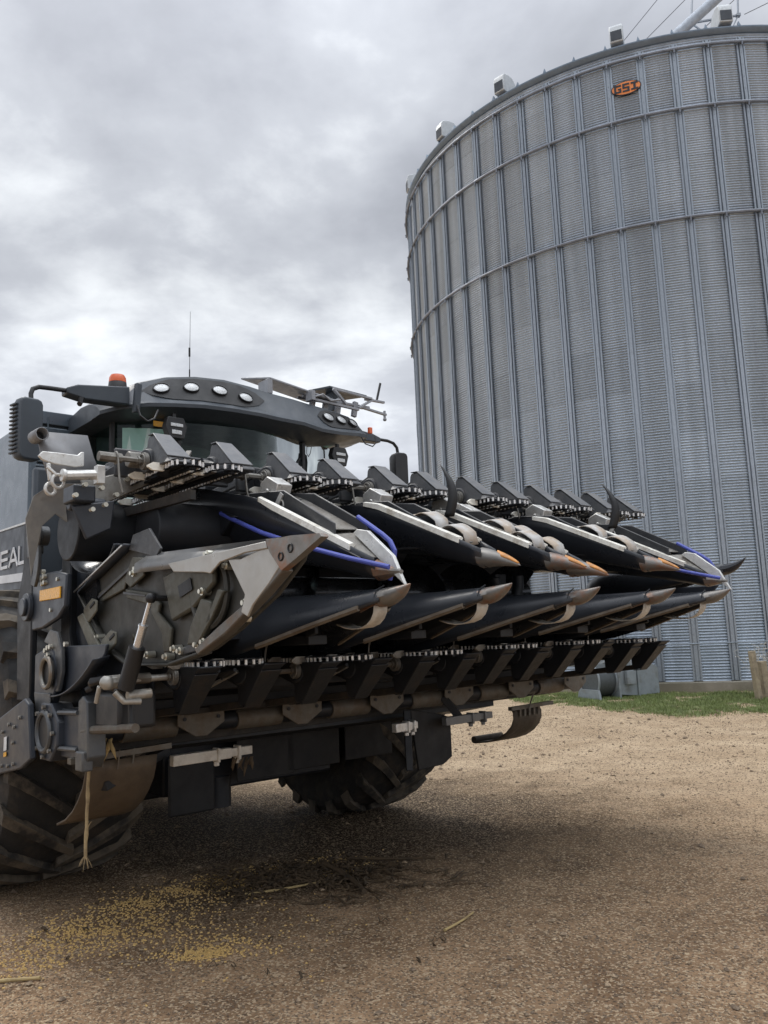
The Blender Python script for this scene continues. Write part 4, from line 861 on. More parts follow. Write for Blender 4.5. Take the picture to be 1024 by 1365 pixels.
mat('mud_nose', (0.017, 0.019, 0.022), 0.5, 0.2, dirt=(0.045, 0.033, 0.024), dirt_amt=0.28, dirt_scale=6, bump=0.2)
mat('rim_steel', (0.13, 0.125, 0.115), 0.42, 0.45, dirt=(0.15, 0.09, 0.05), dirt_amt=0.35, dirt_scale=6, bump=0.15)
mat('u_bracket', (0.15, 0.145, 0.115), 0.5, 0.3, dirt=(0.07, 0.06, 0.045), dirt_amt=0.3, dirt_scale=10, bump=0.1)
mat('gusset_steel', (0.40, 0.385, 0.355), 0.36, 0.6, dirt=(0.30, 0.24, 0.17), dirt_amt=0.25, dirt_scale=4, bump=0.08, var=.06)
mat('chain_mid', (0.72, 0.70, 0.66), 0.4, 0.0, var=0.3, dirt_scale=14)
mat('lug_dull', (0.34, 0.32, 0.28), 0.5, 0.2, dirt=(0.14, 0.11, 0.08), dirt_amt=0.5, dirt_scale=10)
lo0 = row_unit(False); lo0.location = P(-.35, 0, 1.50)
for i in range(1, 6):
    c = copy_tree(lo0, head); c.location = P(-.35 + .755 * i, rnd.uniform(-.012, .012), 1.50 + rnd.uniform(-.006, .006)); c.rotation_euler = (rnd.uniform(-.008, .008), rnd.uniform(-.008, .008), rnd.uniform(-.012, .012))
up0 = row_unit(True); up0.location = P(-.46, 0, 2.52); up0.rotation_euler = (math.pi, 0, 0)
for a in (.305, 1.07, 1.93, 2.68, 3.42):
    c = copy_tree(up0, head); c.location = P(a, rnd.uniform(-.012, .012), 2.52 + rnd.uniform(-.006, .006)); c.rotation_euler = (math.pi + rnd.uniform(-.01, .01), rnd.uniform(-.01, .01), rnd.uniform(-.014, .014))

# ---- snouts
def interp(tab, x):
    for i in range(len(tab) - 1):
        if tab[i][0] <= x <= tab[i + 1][0]:
            s_ = (x - tab[i][0]) / (tab[i + 1][0] - tab[i][0]); s_ = s_ * 1.0
            return tab[i][1] * (1 - s_) + tab[i + 1][1] * s_
    return tab[0][1] if x < tab[0][0] else tab[-1][1]
def hood_rings(tab_w, tab_rim, tab_crown, b0, b1, n=22, m=14, power=2.3):
    rings = []
    for i in range(n + 1):
        b = b0 + (b1 - b0) * i / n; w = interp(tab_w, b); r_ = interp(tab_rim, b); k_ = interp(tab_crown, b); ring = []
        for j in range(m + 1):
            t_ = math.pi * j / m; cx = -math.cos(t_); sx = math.sin(t_)
            x = math.copysign(abs(cx) ** (2 / power), cx) * w; z = abs(sx) ** (2 / power)
            ring.append(P(x, b, r_ + (k_ - r_) * z))
        rings.append(ring)
    return rings
# lower snout: closed above, open below
def lower_snout():
    W = [(-1.75, .31), (-1.2, .30), (-.9, .265), (-.55, .180), (-.3, .105), (-.15, .060)]
    RIM = [(-1.75, 1.47), (-1.2, 1.51), (-.87, 1.578), (-.15, 1.765)]
    CR = [(-1.75, 1.86), (-1.2, 1.845), (-.6, 1.83), (-.15, 1.828)]
    mb = MB(); mb.loft(hood_rings(W, RIM, CR, -1.75, -.15, power=2.0)); sn = mb.build('snout', M['hood_black'], head, ang=50, solid=.008)
    # metal tip: upturned crescent
    mb = MB(); rings = []
    for i in range(11):
        s_ = i / 10; b = -.195 + .205 * s_; top = 1.830 + .012 * s_; bot = 1.742 - .012 * s_ + .105 * s_ ** 2.2; w = .064 * (1 - s_ ** 1.6) ** .8 + .002
        ring = []
        for k in range(10):
            t_ = 2 * math.pi * k / 10; ring.append(P(w * math.cos(t_), b, (top + bot) / 2 + (top - bot) / 2 * math.sin(t_)))
        rings.append(ring)
    mb.loft(rings, closed_ring=True, cap=True)
    mb.prism([P(-.056, b, c) for b, c in ((-.30, 1.722), (-.16, 1.760), (-.16, 1.790), (-.19, 1.775), (-.30, 1.735))], Vector((0, .008, 0)))
    mb.build('snout_tip', M['tip_worn'], sn, ang=45)
    mb = MB(); mb.tube([P(-.0, -.178, 1.845 - .0), P(-.05, -.178, 1.822), P(-.064, -.178, 1.79), P(-.055, -.178, 1.76)], .004, 6); mb.build('joint_band', M['frame_black'], sn)
    # brown wear rails along both lower rims
    for sx in (-1, 1):
        mb = MB(); rings = []
        for i in range(13):
            b = -.90 + (.64) * i / 12; w = interp(W, b); r_ = interp(RIM, b)
            x0 = sx * (w + .006); rings.append([P(x0, b, r_ - .010), P(x0 + sx * .010, b, r_ + .002), P(x0 + sx * .006, b, r_ + .018), P(x0 - sx * .008, b, r_ + .017), P(x0 - sx * .014, b, r_ - .006)])
        mb.loft(rings, closed_ring=True, cap=True); mb.build('wear_rail', M['mud_rail'], sn, ang=40)
    # beige J strap hanging under the nose
    mb = MB(); path = [(-.20, 1.750), (-.205, 1.715), (-.225, 1.685), (-.26, 1.660), (-.31, 1.646), (-.37, 1.644), (-.43, 1.652), (-.50, 1.672)]
    mb.loft([[P(-.050, b, c), P(.035, b, c + .006)] for b, c in path]); mb.build('nose_strap', M['strap_beige'], sn, ang=60, solid=.005)
    # bracket hinge under the hood
    mb = MB(); mb.box(P(0, -.9, 1.60), (.35, .12, .05)); mb.box(P(0, -1.3, 1.62), (.3, .3, .08)); mb.bar(P(-.1, -.6, 1.66), P(.02, -.95, 1.62), .02, .06); mb.build('snout_hinge', M['frame_black'], sn, bevel=.004)
    return sn
mat('mud_rail', (0.16, 0.135, 0.105), 0.6, 0.2, dirt=(0.09, 0.065, 0.045), dirt_amt=0.4, dirt_scale=9, bump=0.15)
sn0 = lower_snout()
for i in range(1, 5):
    c = copy_tree(sn0, head); c.location = P(.76 * i, 0, .012 * (1 if i == 1 else 0)); c.rotation_euler = (rnd.uniform(-.02, .02), rnd.uniform(-.005, .005), rnd.uniform(-.008, .008))

# upper snout (folded over, open side up)
def upper_snout(kind):
    W = [(-1.95, .30), (-1.3, .27), (-.95, .215), (-.6, .140), (-.35, .088), (-.20, .060)]
    RIM = [(-1.95, 2.50), (-1.62, 2.50), (-1.50, 2.44), (-1.0, 2.405), (-.88, 2.38), (-.30, 2.105), (-.20, 2.055)]
    CR = [(-1.95, 2.16), (-1.3, 2.13), (-.9, 2.105), (-.66, 2.07), (-.20, 1.955)]
    if kind == 'end':
        RIM = [(-1.95, 2.58), (-1.72, 2.58), (-1.62, 2.53), (-1.45, 2.50), (-.98, 2.38), (-.30, 2.03), (-.20, 1.98)]
        CR = [(-1.95, 2.12), (-1.3, 2.08), (-.9, 2.02), (-.6, 1.965), (-.20, 1.875)]
    mb = MB(); mb.loft(hood_rings(W, RIM, CR, -1.95, -.20, n=26, power=2.1)); sn = mb.build('folded_snout', M['hood_black'], head, ang=50, solid=.009)
    # cream wear strips on both rims
    e0, e1 = (-.98, -.33) if kind != 'end' else (-.96, -.34)
    for sx in (-1, 1):
        mb = MB(); rings = []
        for i in range(13):
            b = e0 + (e1 - e0) * i / 12; w = interp(W, b); r_ = interp(RIM, b); tp = .6 + .4 * min(1, i / 2)
            x0 = sx * w
            rings.append([P(x0 + sx * .012, b, r_ - .022 * tp), P(x0 + sx * .010, b, r_ + .010), P(x0 - sx * .018 * tp, b, r_ + .016), P(x0 - sx * .030 * tp, b, r_ + .008), P(x0 - sx * .02, b, r_ - .004)])
        mb.loft(rings, closed_ring=True, cap=True); mb.build('wear_strip', M['cream_steel'], sn, ang=40)
    # inner stiffening plates and rails seen in the open hood
    mb = MB(); mb.prism([P(-.10, b, c) for b, c in ((-1.6, 2.40), (-1.25, 2.46), (-.9, 2.42), (-.45, 2.18), (-.45, 2.09), (-1.5, 2.15))], Vector((0, .012, 0))); mb.prism([P(.07, b, c) for b, c in ((-1.5, 2.42), (-1.1, 2.45), (-.85, 2.41), (-.40, 2.18), (-.40, 2.09), (-1.4, 2.15))], Vector((0, .012, 0)))
    mb.box(P(0, -1.28, 2.42), (.16, .12, .07)); mb.box(P(0, -1.05, 2.38), (.20, .20, .02))
    mb.build('inner_rail', M['fin_gray'], sn, bevel=.006)
    mb = MB(); mb.prism([P(-.09, b, c) for b, c in ((-1.16, 2.34), (-1.02, 2.36), (-.97, 2.47), (-1.08, 2.53), (-1.15, 2.50))], Vector((0, .10, 0))); mb.cyl(P(-.10, -1.05, 2.44), P(-.115, -1.05, 2.44), .012, n=8); mb.build('hinge_bracket', M['worn_steel'], sn, bevel=.012)
    if kind == 'end':
        # open deflector: pale edged plate leaning to the tip, with slotted bracket
        mb = MB(); mb.prism(PP([(-.03, -.39, 2.125), (-.03, -.36, 2.14), (-.02, -.29, 2.125), (-.01, -.12, 1.985), (-.01, -.045, 1.84), (-.015, -.10, 1.885)]), Vector((.0, .022, 0))); mb.build('tip_plate', M['worn_steel'], sn, bevel=.003)
        mb = MB(); mb.prism(PP([(-.13, -.56, 2.13), (.0, -.40, 2.13), (.02, -.20, 1.99), (-.08, -.28, 1.99)]), Vector((0, 0, -.008))); mb.build('slotted_bracket', M['cast_gray'], sn, bevel=.003)
        mb = MB(); mb.prism(PP([(.10, -.84, 2.345), (.14, -.78, 2.345), (.10, -.46, 2.125), (.06, -.50, 2.115)]), Vector((0, 0, .008))); mb.prism(PP([(.03, -.70, 2.22), (.10, -.72, 2.27), (.08, -.52, 2.15), (.03, -.58, 2.14)]), Vector((0, 0, .008))); mb.build('edge_plate', M['worn_steel'], sn, bevel=.003)
        mb = MB(); mb.prism(PP([(-.05, -1.10, 2.40), (.13, -.98, 2.43), (.08, -.46, 2.16), (-.10, -.60, 2.17)]), Vector((0, 0, -.008))); mb.build('inner_sheet', M['cast_gray'], sn, bevel=.003)
        mb = MB()
        for dx in (-.02, .02): mb.bar(P(-.10 + dx, -.98, 2.30), P(-.09 + dx, -.90, 2.40), .008, .03)
        mb.ring(P(-.10, -.93, 2.34), (0, 1, 0), .03, .006, 14, 5); mb.build('latch', M['worn_steel'], sn)
        mb = MB(); rings = []
        def btube(pts, r0=.0125):
            m2 = MB(); m2.tube([P(*p) for p in pts], r0, 10); m2.build('blue_guard', M['blue_plastic'], sn)
        btube([(-.262, -1.30, 2.335), (-.262, -1.20, 2.295), (-.24, -.90, 2.175), (-.19, -.60, 2.075), (-.13, -.30, 1.985), (-.085, -.16, 1.945), (-.06, -.09, 1.925)])
        btube([(.08, -.48, 2.225), (.08, -.38, 2.165), (.08, -.29, 2.11), (.08, -.235, 2.07), (.08, -.205, 2.02), (.08, -.215, 1.96), (.08, -.25, 1.88)], .0135)
        mb = MB(); rings = []
        for i in range(7):
            s_ = i / 6; b = -.22 + .15 * s_; rings.append([P(.062 * (1 - s_ * .8) * math.cos(2 * math.pi * k / 10), b, 1.925 - .02 * s_ + (.055 * (1 - s_ * .85)) * math.sin(2 * math.pi * k / 10)) for k in range(10)])
        mb.loft(rings, closed_ring=True, cap=True); mb.build('tip_stub', M['tip_worn'], sn)
    else:
        mb = MB(); rings = []
        for i in range(12):
            s_ = i / 11; b = -.24 + .26 * s_; zc_ = 2.01 - .02 * s_ - .045 * s_ ** 2; h_ = .056 * (1 - s_) ** .7 + .002; w = .062 * (1 - s_) ** .7 + .002
            rings.append([P(w * math.cos(2 * math.pi * k / 12), b, zc_ + h_ * math.sin(2 * math.pi * k / 12)) for k in range(12)])
        mb.loft(rings, closed_ring=True, cap=True); tp = mb.build('snout_tip', M['tip_worn'], sn, ang=50)
        mb = MB(); top = []
        for i in range(10):
            s_ = i / 9; b = -.13 + .14 * s_; q_ = (b + .24) / .26; zc_ = 2.01 - .02 * q_ - .045 * q_ ** 2; h_ = .056 * (1 - q_) ** .7 + .005; w = .050 * (1 - q_) ** .6 * min(1, .3 + s_ * 2)
            top.append([P(-w, b, zc_ + h_ * .55), P(-w * .6, b, zc_ + h_ * .95), P(0, b, zc_ + h_ * 1.08), P(w * .6, b, zc_ + h_ * .95), P(w, b, zc_ + h_ * .55)])
        mb.loft(top); mb.build('worn_patch', M['tip_orange'], tp, ang=60, solid=.003)
        for k, bo in enumerate((-.64, -.42)):
            mb = MB(); n = 14; hh = .042 if k == 0 else .045
            path = [(bo - .11, interp(RIM, bo - .11) + .0)] + [(bo - .10 + .20 * i / n, interp(RIM, bo) - .02 + hh * math.sin(math.pi * (i / n) ** .85) + .05 * (1 - i / n)) for i in range(1, n)] + [(bo + .10, interp(RIM, bo + .10) - .03)]
            mb.loft([[P(-.055 + .01 * i / len(path), b, c - .004), P(.055, b, c + .012)] for i, (b, c) in enumerate(path)]); mb.build('strap_loop', M['strap_white'], sn, ang=60, solid=.006)
        mb = MB(); mb.bar(P(-.03, -.58, 2.20), P(-.0, -.32, 2.10), .03, .02); mb.cyl(P(-.04, -.54, 2.20), P(.04, -.54, 2.20), .022, n=10); mb.build('strap_clamp', M['cast_gray'], sn, bevel=.003)
    return sn
ue = upper_snout('end'); ue.location = P(.02, 0, 0)
ue2 = copy_tree(ue, head); ue2.location = P(3.17, 0, 0)
um = upper_snout('mid'); um.location = P(.78, 0, 0)
for a, dz, db in ((1.42, 0, -.04), (1.60, -.035, -.02), (2.37, .01, .0)):
    c = copy_tree(um, head); c.location = P(a, db, dz); c.rotation_euler = (0, rnd.uniform(-.006, .006), rnd.uniform(-.01, .01))

# curved feeder hooks standing up in two of the folded snouts
def hook(a, b):
    mb = MB(); n = 14; L_ = []; R_ = []
    for i in range(n + 1):
        s_ = i / n; c = 2.335 + .345 * s_; bend = .055 * math.sin(math.pi * s_) - .055 * s_ ** 2; w = .030 * (1 - s_ ** 2.2) + .002
        L_.append(P(a - w * .5, b + bend - w * .9, c)); R_.append(P(a + w * .5, b + bend + w * .9, c))
    mb.loft([L_, R_]); mb.build('curved_paddle', M['black_plastic'], head, ang=60, solid=.014)
hook(1.10, -.80); hook(2.70, -.68)

# ---- near end divider, swung open so its inside shows
def end_divider():
    A = -.78; K = .42
    out = [(-1.93, 1.92), (-1.25, 2.125), (-1.05, 2.13), (-.93, 2.035), (-.60, 2.02), (-.05, 1.985), (.30, 1.985), (.26, 1.90), (.08, 1.78), (-.20, 1.655), (-.42, 1.575), (-.8, 1.515), (-1.25, 1.515), (-1.55, 1.61)]
    mb = MB(); mb.prism([P(A, b, c) for b, c in out], Vector((0, .02, 0))); ed = mb.build('end_divider', M['inside_olive'], head, bevel=.006)
    # rim walls turned towards the viewer
    def rim(pts, dep, name, m_, th=.012):
        mb = MB(); mb.loft([[P(A + .01, b, c), P(A - K * dep[i], b, c)] for i, (b, c) in enumerate(pts)]); return mb.build(name, m_, ed, ang=50, solid=th)
    rim([(-1.93, 1.92), (-1.6, 2.02), (-1.25, 2.125)], [.10, .14, .14], 'upper_rim', M['frame_blue'])
    mb = MB(); mb.prism([P(A - K * .02, b, c) for b, c in ((-1.27, 2.10), (-1.22, 2.175), (-1.03, 2.185), (-.90, 2.07), (-.95, 2.03))], Vector((0, -.015, 0))); mb.build('corner_plate', M['fin_gray'], ed, bevel=.004)
    # long top shell: smooth, rounded, tapering to the point
    mb = MB(); rings = []
    for i in range(13):
        s_ = i / 12; b = -1.06 + 1.30 * s_; c1 = 2.05 - .055 * s_; hgt = .075 * (1 - .55 * s_); a1 = A - K * .19 + .06 * s_
        rings.append([P(A + .06, b, c1 - .02), P(A - K * .02, b, c1 + .004), P(a1 + .05, b, c1 - .012), P(a1, b, c1 - .045), P(a1 - .004, b, c1 - .045 - hgt * .6)])
    mb.loft(rings); mb.build('top_shell', M['fin_light'], ed, ang=60, solid=.008)
    mb = MB(); mb.prism([P(A - K * .20, b, c) for b, c in ((-.70, 1.975), (.13, 1.985), (.14, 1.955), (-.02, 1.955), (-.22, 1.935), (-.30, 1.895), (-.36, 1.905), (-.64, 1.93))], Vector((0, .012, 0))); mb.build('side_strip', M['gusset_steel'], ed, bevel=.004)
    # point: folded steel nose
    mb = MB(); mb.prism([P(A - K * .19, b, c) for b, c in ((.13, 1.985), (.16, 1.94), (.235, 1.865), (.33, 1.90), (.49, 1.962), (.48, 1.972), (.30, 1.985))], Vector((0, .03, 0))); mb.loft([[P(A - K * .19, .13, 1.99), P(A - K * .19, .48, 1.972)], [P(A + .02, .13, 1.985), P(A - K * .15, .47, 1.97)], [P(A + .02, .10, 1.92), P(A - K * .15, .46, 1.955)]]); mb.build('steel_point', M['tip_worn'], ed, solid=.006)
    for b, c in ((.235, 1.915), (.30, 1.94)): mb = MB(); mb.ring(P(A - K * .196, b, c), (0, 1, 0), .015, .004, 14, 5); mb.build('point_bolt', M['frame_black'], ed)
    # bent gusset under the point
    mb = MB(); mb.prism([P(A - K * .18, b, c) for b, c in ((-.17, 1.945), (-.07, 1.935), (.05, 1.955), (.15, 1.965), (.235, 1.895), (.14, 1.82), (.02, 1.745), (-.02, 1.70), (-.07, 1.72), (-.04, 1.79))], Vector((0, .010, 0))); mb.build('nose_gusset', M['gusset_steel'], ed, bevel=.004)
    mb = MB(); mb.prism([P(A - K * .175, b, c) for b, c in ((.215, 1.885), (.235, 1.862), (.08, 1.775), (-.20, 1.64), (-.44, 1.555), (-.47, 1.58), (-.25, 1.675), (-.02, 1.765))], Vector((0, .05, 0))); mb.build('lower_rim', M['rim_steel'], ed, bevel=.006)
    rim([(-.46, 1.565), (-.8, 1.512), (-1.25, 1.512), (-1.55, 1.605), (-1.93, 1.92)], [.12, .10, .10, .10, .10], 'back_rim', M['inside_olive'])
    # inner ribs, brackets, boxes
    def plate(pts, d0, th, name, m_, bev=.006):
        mb = MB(); mb.prism([P(A - K * d0, b, c) for b, c in pts], Vector((0, -th * .55, 0))); return mb.build(name, m_, ed, bevel=bev)
    plate([(-1.68, 1.90), (-1.22, 2.03), (-1.20, 1.98), (-1.30, 1.95), (-1.33, 1.90), (-1.64, 1.85)], .02, .02, 'corner_bracket', M['bracket_olive'])
    plate([(-1.20, 2.055), (-1.07, 2.04), (-1.06, 1.95), (-1.22, 1.90), (-1.30, 1.94)], .045, .03, 'latch_bracket', M['bracket_olive'])
    plate([(-1.30, 1.90), (-1.0, 1.86), (-.90, 1.80), (-.92, 1.76), (-.78, 1.68), (-.80, 1.57), (-.86, 1.57), (-.88, 1.66), (-.99, 1.76), (-1.0, 1.80), (-1.28, 1.85)], .02, .035, 'bent_rib', M['bracket_olive'])
    plate([(-.86, 1.93), (-.45, 2.0), (-.36, 1.93), (-.36, 1.86), (-.55, 1.76), (-.76, 1.71), (-.80, 1.80)], .02, .05, 'box_bracket', M['bracket_olive'], .012)
    plate([(-.68, 1.87), (-.56, 1.90), (-.54, 1.845), (-.66, 1.815)], .095, .006, 'bracket_window', M['frame_black'], 0)
    mb = MB(); mb.ring(P(A - K * .055, -.42, 1.83), (0, 1, 0), .155, .014, 26, 6); mb.build('round_rim', M['inside_olive'], ed)
    plate([(-.82, 1.90), (-.47, 1.965), (-.42, 1.92), (-.77, 1.75)], .068, .010, 'raised_pad', M['bracket_olive'], .004)
    plate([(-.45, 1.79), (-.40, 1.785), (-.47, 1.62), (-.52, 1.62)], .10, .012, 'hinge_leaf', M['strap_beige'], .003)
    plate([(-1.66, 1.885), (-1.24, 2.01), (-1.23, 2.00), (-1.65, 1.87)], .055, .012, 'folded_lip', M['fin_gray'], .002)
    plate([(-1.28, 1.885), (-1.02, 1.85), (-1.02, 1.842), (-1.28, 1.87)], .10, .010, 'folded_lip', M['fin_gray'], .002)
    mb = MB(); mb.tube([P(A - .03, -1.18, 1.60), P(A - .05, -1.14, 1.66), P(A - .03, -1.10, 1.60), P(A - .04, -1.13, 1.54)], .008, 6); mb.build('strut_eye', M['bracket_olive'], ed)
    plate([(-.45, 1.80), (-.36, 1.78), (-.36, 1.70), (-.48, 1.60), (-.58, 1.60), (-.55, 1.68)], .03, .07, 'hinge_block', M['bracket_olive'], .008)
    plate([(-.30, 1.83), (-.25, 1.82), (-.36, 1.70), (-.42, 1.68)], .03, .07, 'catch', M['bracket_olive'], .006)
    plate([(-.70, 1.58), (-.30, 1.66), (-.28, 1.64), (-.42, 1.58), (-.70, 1.55)], .03, .04, 'lower_bracket', M['fin_gray'], .006)
    # U shaped bracket on the left of the panel
    mb = MB()
    mb.prism([P(A - K * .10, b, c) for b, c in ((-1.88, 1.78), (-1.80, 1.80), (-1.52, 1.59), (-1.56, 1.53), (-1.62, 1.54))], Vector((0, -.02, 0)))
    for b0, c0 in ((-1.78, 1.80), (-1.52, 1.62)): mb.prism([P(A - K * .10, b0 + x, c0 + z) for x, z in ((0, -.05), (-.02, .02), (.10, .075), (.17, .06), (.17, -.0), (.06, -.055))], Vector((0, -.014, 0)))
    mb.build('u_bracket', M['u_bracket'], ed, bevel=.008)
    for b0, c0 in ((-1.66, 1.83), (-1.39, 1.65)): mb = MB(); mb.bar(P(A - K * .10 - .0165, b0 - .03, c0 - .005), P(A - K * .10 - .0165, b0 + .03, c0 + .02), .006, .014); mb.build('bracket_slot', M['frame_black'], ed)
    mb = MB(); mb.bar(P(A - K * .145, -1.93, 1.925), P(A - K * .145, -1.27, 2.122), .006, .008); mb.build('edge_trim', M['worn_steel'], ed)
    for b, c in ((-1.17, 1.97), (-1.13, 1.99), (-.72, 1.585), (-.66, 1.575), (-.50, 1.60), (-.44, 1.61), (-.41, 1.60), (-.80, 1.55), (-.12, 1.70), (-.26, 1.655), (-.09, 1.76), (-.24, 1.925), (-1.62, 1.66), (-1.56, 1.61), (-1.0, 1.56), (-.40, 1.99), (-.45, 1.83)):
        mb = MB(); mb.cyl(P(A - .005, b, c), P(A - .060, b, c), .011, n=8); mb.cyl(P(A - .005, b, c), P(A - .046, b, c), .018, n=12); mb.build('bolt', M['bolt_zinc'], ed)
    # gas strut
    st_ = MB(); p0 = P(A - .09, -.86, 1.825); p1 = P(A - .13, -1.07, 1.37); st_.tube([p0.lerp(p1, .5), p0.lerp(p1, .92)], .040, 16); st_.build('strut_boot', M['black_plastic'], ed)
    st_ = MB(); st_.tube([p0.lerp(p1, .28), p0.lerp(p1, .52)], .021, 16); st_.tube([p0, p0.lerp(p1, .30)], .011, 10); st_.tube([p0.lerp(p1, .27), p0.lerp(p1, .29)], .024, 12); st_.build('gas_strut', M['chrome_soft'], ed)
    st_ = MB(); st_.ball(p0, .026, 6); st_.cyl(p0, p0 + Vector((0, .1, 0)), .014, n=8); st_.build('strut_joint', M['black_plastic'], ed)
mat('chrome_soft', (0.78, 0.79, 0.80), 0.22, 0.75)
mat('fin_light', (0.15, 0.155, 0.16), 0.35, 0.2, dust=0.4, dustcol=(0.3, 0.28, 0.25), dirt_scale=4, bump=0.05)
end_divider()

# ---- far end divider
def far_divider():
    W = [(-1.40, .10), (-1.34, .19), (-1.2, .215), (-.9, .20), (-.45, .10), (-.16, .05)]
    RIM = [(-1.40, 1.86), (-1.0, 1.86), (-.16, 2.00)]; CR = [(-1.40, 1.98), (-1.34, 2.06), (-1.2, 2.10), (-.8, 2.10), (-.16, 2.075)]
    mb = MB(); mb.loft(hood_rings(W, RIM, CR, -1.40, -.16, power=2.3), cap=False); o = mb.build('far_snout', M['hood_black'], head, ang=60, solid=.008); o.location = P(3.60, -.13, -.02)
    mb = MB(); rings = []
    for i in range(11):
        s_ = i / 10; b = -.18 + .19 * s_; top = 2.078 + .035 * s_ ** 2; bot = 1.99 + .02 * s_ + .10 * s_ ** 2.4; w = .055 * (1 - s_) ** .75 + .002
        rings.append([P(w * math.cos(2 * math.pi * k / 10), b, (top + bot) / 2 + (top - bot) / 2 * math.sin(2 * math.pi * k / 10)) for k in range(10)])
    mb.loft(rings, closed_ring=True, cap=True); mb.build('snout_tip', M['hood_black'], o)
    mb = MB(); mb.prism(PP([(3.50, -1.40, 1.62), (3.50, -1.40, 1.98), (3.50, -1.15, 1.90), (3.50, -.30, 1.90), (3.50, -.5, 1.72)]), Vector((0, .02, 0))); mb.build('far_side_plate', M['frame_blue'], head, bevel=.01)
far_divider()

# ---- main frame: back sheet, beams, trough, auger
mb = MB(); mb.prism(PP([(-.80, -2.25, 1.08), (-.80, -2.25, 2.20), (-.80, -2.10, 2.20), (-.80, -2.1, 1.7), (-.80, -1.95, 1.40), (-.80, -1.85, 1.28), (-.80, -1.85, 1.20), (-.80, -2.05, 1.18)]), Vector((0, 4.25, 0))); mb.build('back_sheet', M['frame_black'], head, bevel=.01)
mb = MB(); rings = []
n = 260
for i in range(n + 1):
    t_ = i / n; a = -.78 + 3.7 * t_; ph = a * 10.5 * (1 if a < 1.3 else -1)
    rings.append([P(a, -1.80 + .10 * math.cos(ph), 1.92 + .10 * math.sin(ph)), P(a, -1.80 + .25 * math.cos(ph), 1.92 + .25 * math.sin(ph))])
mb.loft(rings); mb.cyl(P(-.80, -1.80, 1.92), P(2.95, -1.80, 1.92), .11, n=24); mb.build('cross_auger', M['auger_steel'] if 'auger_steel' in M else mat('auger_steel', (0.05, 0.055, 0.062), 0.25, 0.7, dust=.15), head, ang=50)
# folded wing decks: dark pans between the snout rows
mb = MB()
for a0, a1 in ((-.25, 1.45), (1.58, 3.40)):
    mb.prism(PP([(a0, -2.05, 2.20), (a0, -2.05, 2.40), (a0, -1.4, 2.38), (a0, -1.15, 2.30), (a0, -1.3, 2.20)]), Vector((0, a1 - a0, 0)))
mb.build('wing_deck', M['frame_black'], head, bevel=.01)
# underside pan under the snouts
mb = MB(); mb.prism(PP([(-.7, -2.0, 1.55), (-.7, -1.05, 1.62), (-.7, -1.05, 1.70), (-.7, -1.9, 1.90)]), Vector((0, 4.1, 0))); mb.build('deck_pan', M['frame_black'], head)
mb = MB()
mb.cyl(P(-.80, -1.97, 1.115), P(3.75, -1.97, 1.115), .055, n=16); mb.build('lower_tube', M['frame_black'], head)
for i in range(6):
    a0 = -.38 + .76 * i
    mb = MB(); mb.cyl(P(a0 - .16, -1.97, 1.115), P(a0 + .18, -1.97, 1.115), .068, n=16); mb.build('tube_sleeve', M['mud_steel'], head, bevel=.004)
for i in range(6):
    a0 = -.07 + .755 * i; mb = MB(); mb.prism(PP([(a0 - .16, -1.86, 1.19), (a0 + .16, -1.86, 1.19), (a0 + .16, -1.86, 1.12), (a0 + .04, -1.86, 1.045), (a0 - .04, -1.86, 1.045), (a0 - .16, -1.86, 1.12)]), Vector((-.012, 0, 0)))
    b_ = mb.build('v_bracket', M['mud_steel'], head, bevel=.004)
    for x in (-.115, .115): mb = MB(); mb.cyl(P(a0 + x, -1.857, 1.155), P(a0 + x, -1.852, 1.155), .012, n=8); mb.build('bolt_hole', M['frame_black'], b_)
# skid bars running back beneath the units
mb = MB()
for i in range(13):
    a = -.57 + .38 * i - .0
    if a > 3.7: break
    mb.bar(P(a, -1.15, 1.27), P(a + .02, -1.95, 1.19), .03, .04)
mb.bar(P(-.75, -1.55, 1.225), P(3.7, -1.55, 1.23), .03, .03); mb.bar(P(-.75, -1.75, 1.205), P(3.7, -1.75, 1.21), .02, .02); mb.bar(P(-.75, -2.15, 1.06), P(3.75, -2.15, 1.10), .14, .14)
mb.build('underframe', M['mud_frame'] if 'mud_frame' in M else mat('mud_frame', (0.022, 0.020, 0.018), .7, .1, dirt=(.055, .042, .030), dirt_amt=.35, dirt_scale=8, bump=.2), head, bevel=.004)
mb = MB(); mb.prism(PP([(-.45, -2.55, .90), (-.45, -2.55, 1.12), (-.45, -2.1, 1.06), (-.45, -2.1, .98)]), Vector((0, 3.3, 0))); mb.build('lower_beam', M['frame_black'], head)
# levelling bars (pale square tubes) under the frame
for (a0, a1, b, c, m_) in ((-.30, .24, -1.80, .93, 'strap_beige'), (1.44, 1.66, -1.80, .945, 'worn_steel'), (1.95, 2.48, -1.80, .945, 'fin_light')):
    mb = MB(); mb.bar(P(a0, b, c - .0), P(a0 + (a1 - a0) * .72, b, c + .003), .05, .062); mb.bar(P(a0 + (a1 - a0) * .70, b, c + .004), P(a1, b, c + .006), .04, .050)
    for f in (.55, .82): mb.box(P(a0 + (a1 - a0) * f, b, c), (.072, .018, .084)); mb.cyl(P(a0 + (a1 - a0) * f, b, c - .04), P(a0 + (a1 - a0) * f, b, c - .065), .018, n=6)
    lb = mb.build('support_bar', M[m_], head, bevel=.004)
for p_, q_, w_, h_ in (((2.12, -1.8, .96), (2.05, -1.9, 1.12), .03, .06), ((1.62, -1.85, .62), (1.66, -1.9, 1.05), .05, .09), ((-.28, -1.9, .98), (-.75, -1.7, .86), .05, .05)): mb = MB(); mb.bar(P(*p_), P(*q_), w_, h_); mb.build('hanger', M['frame_black'], head, bevel=.004)
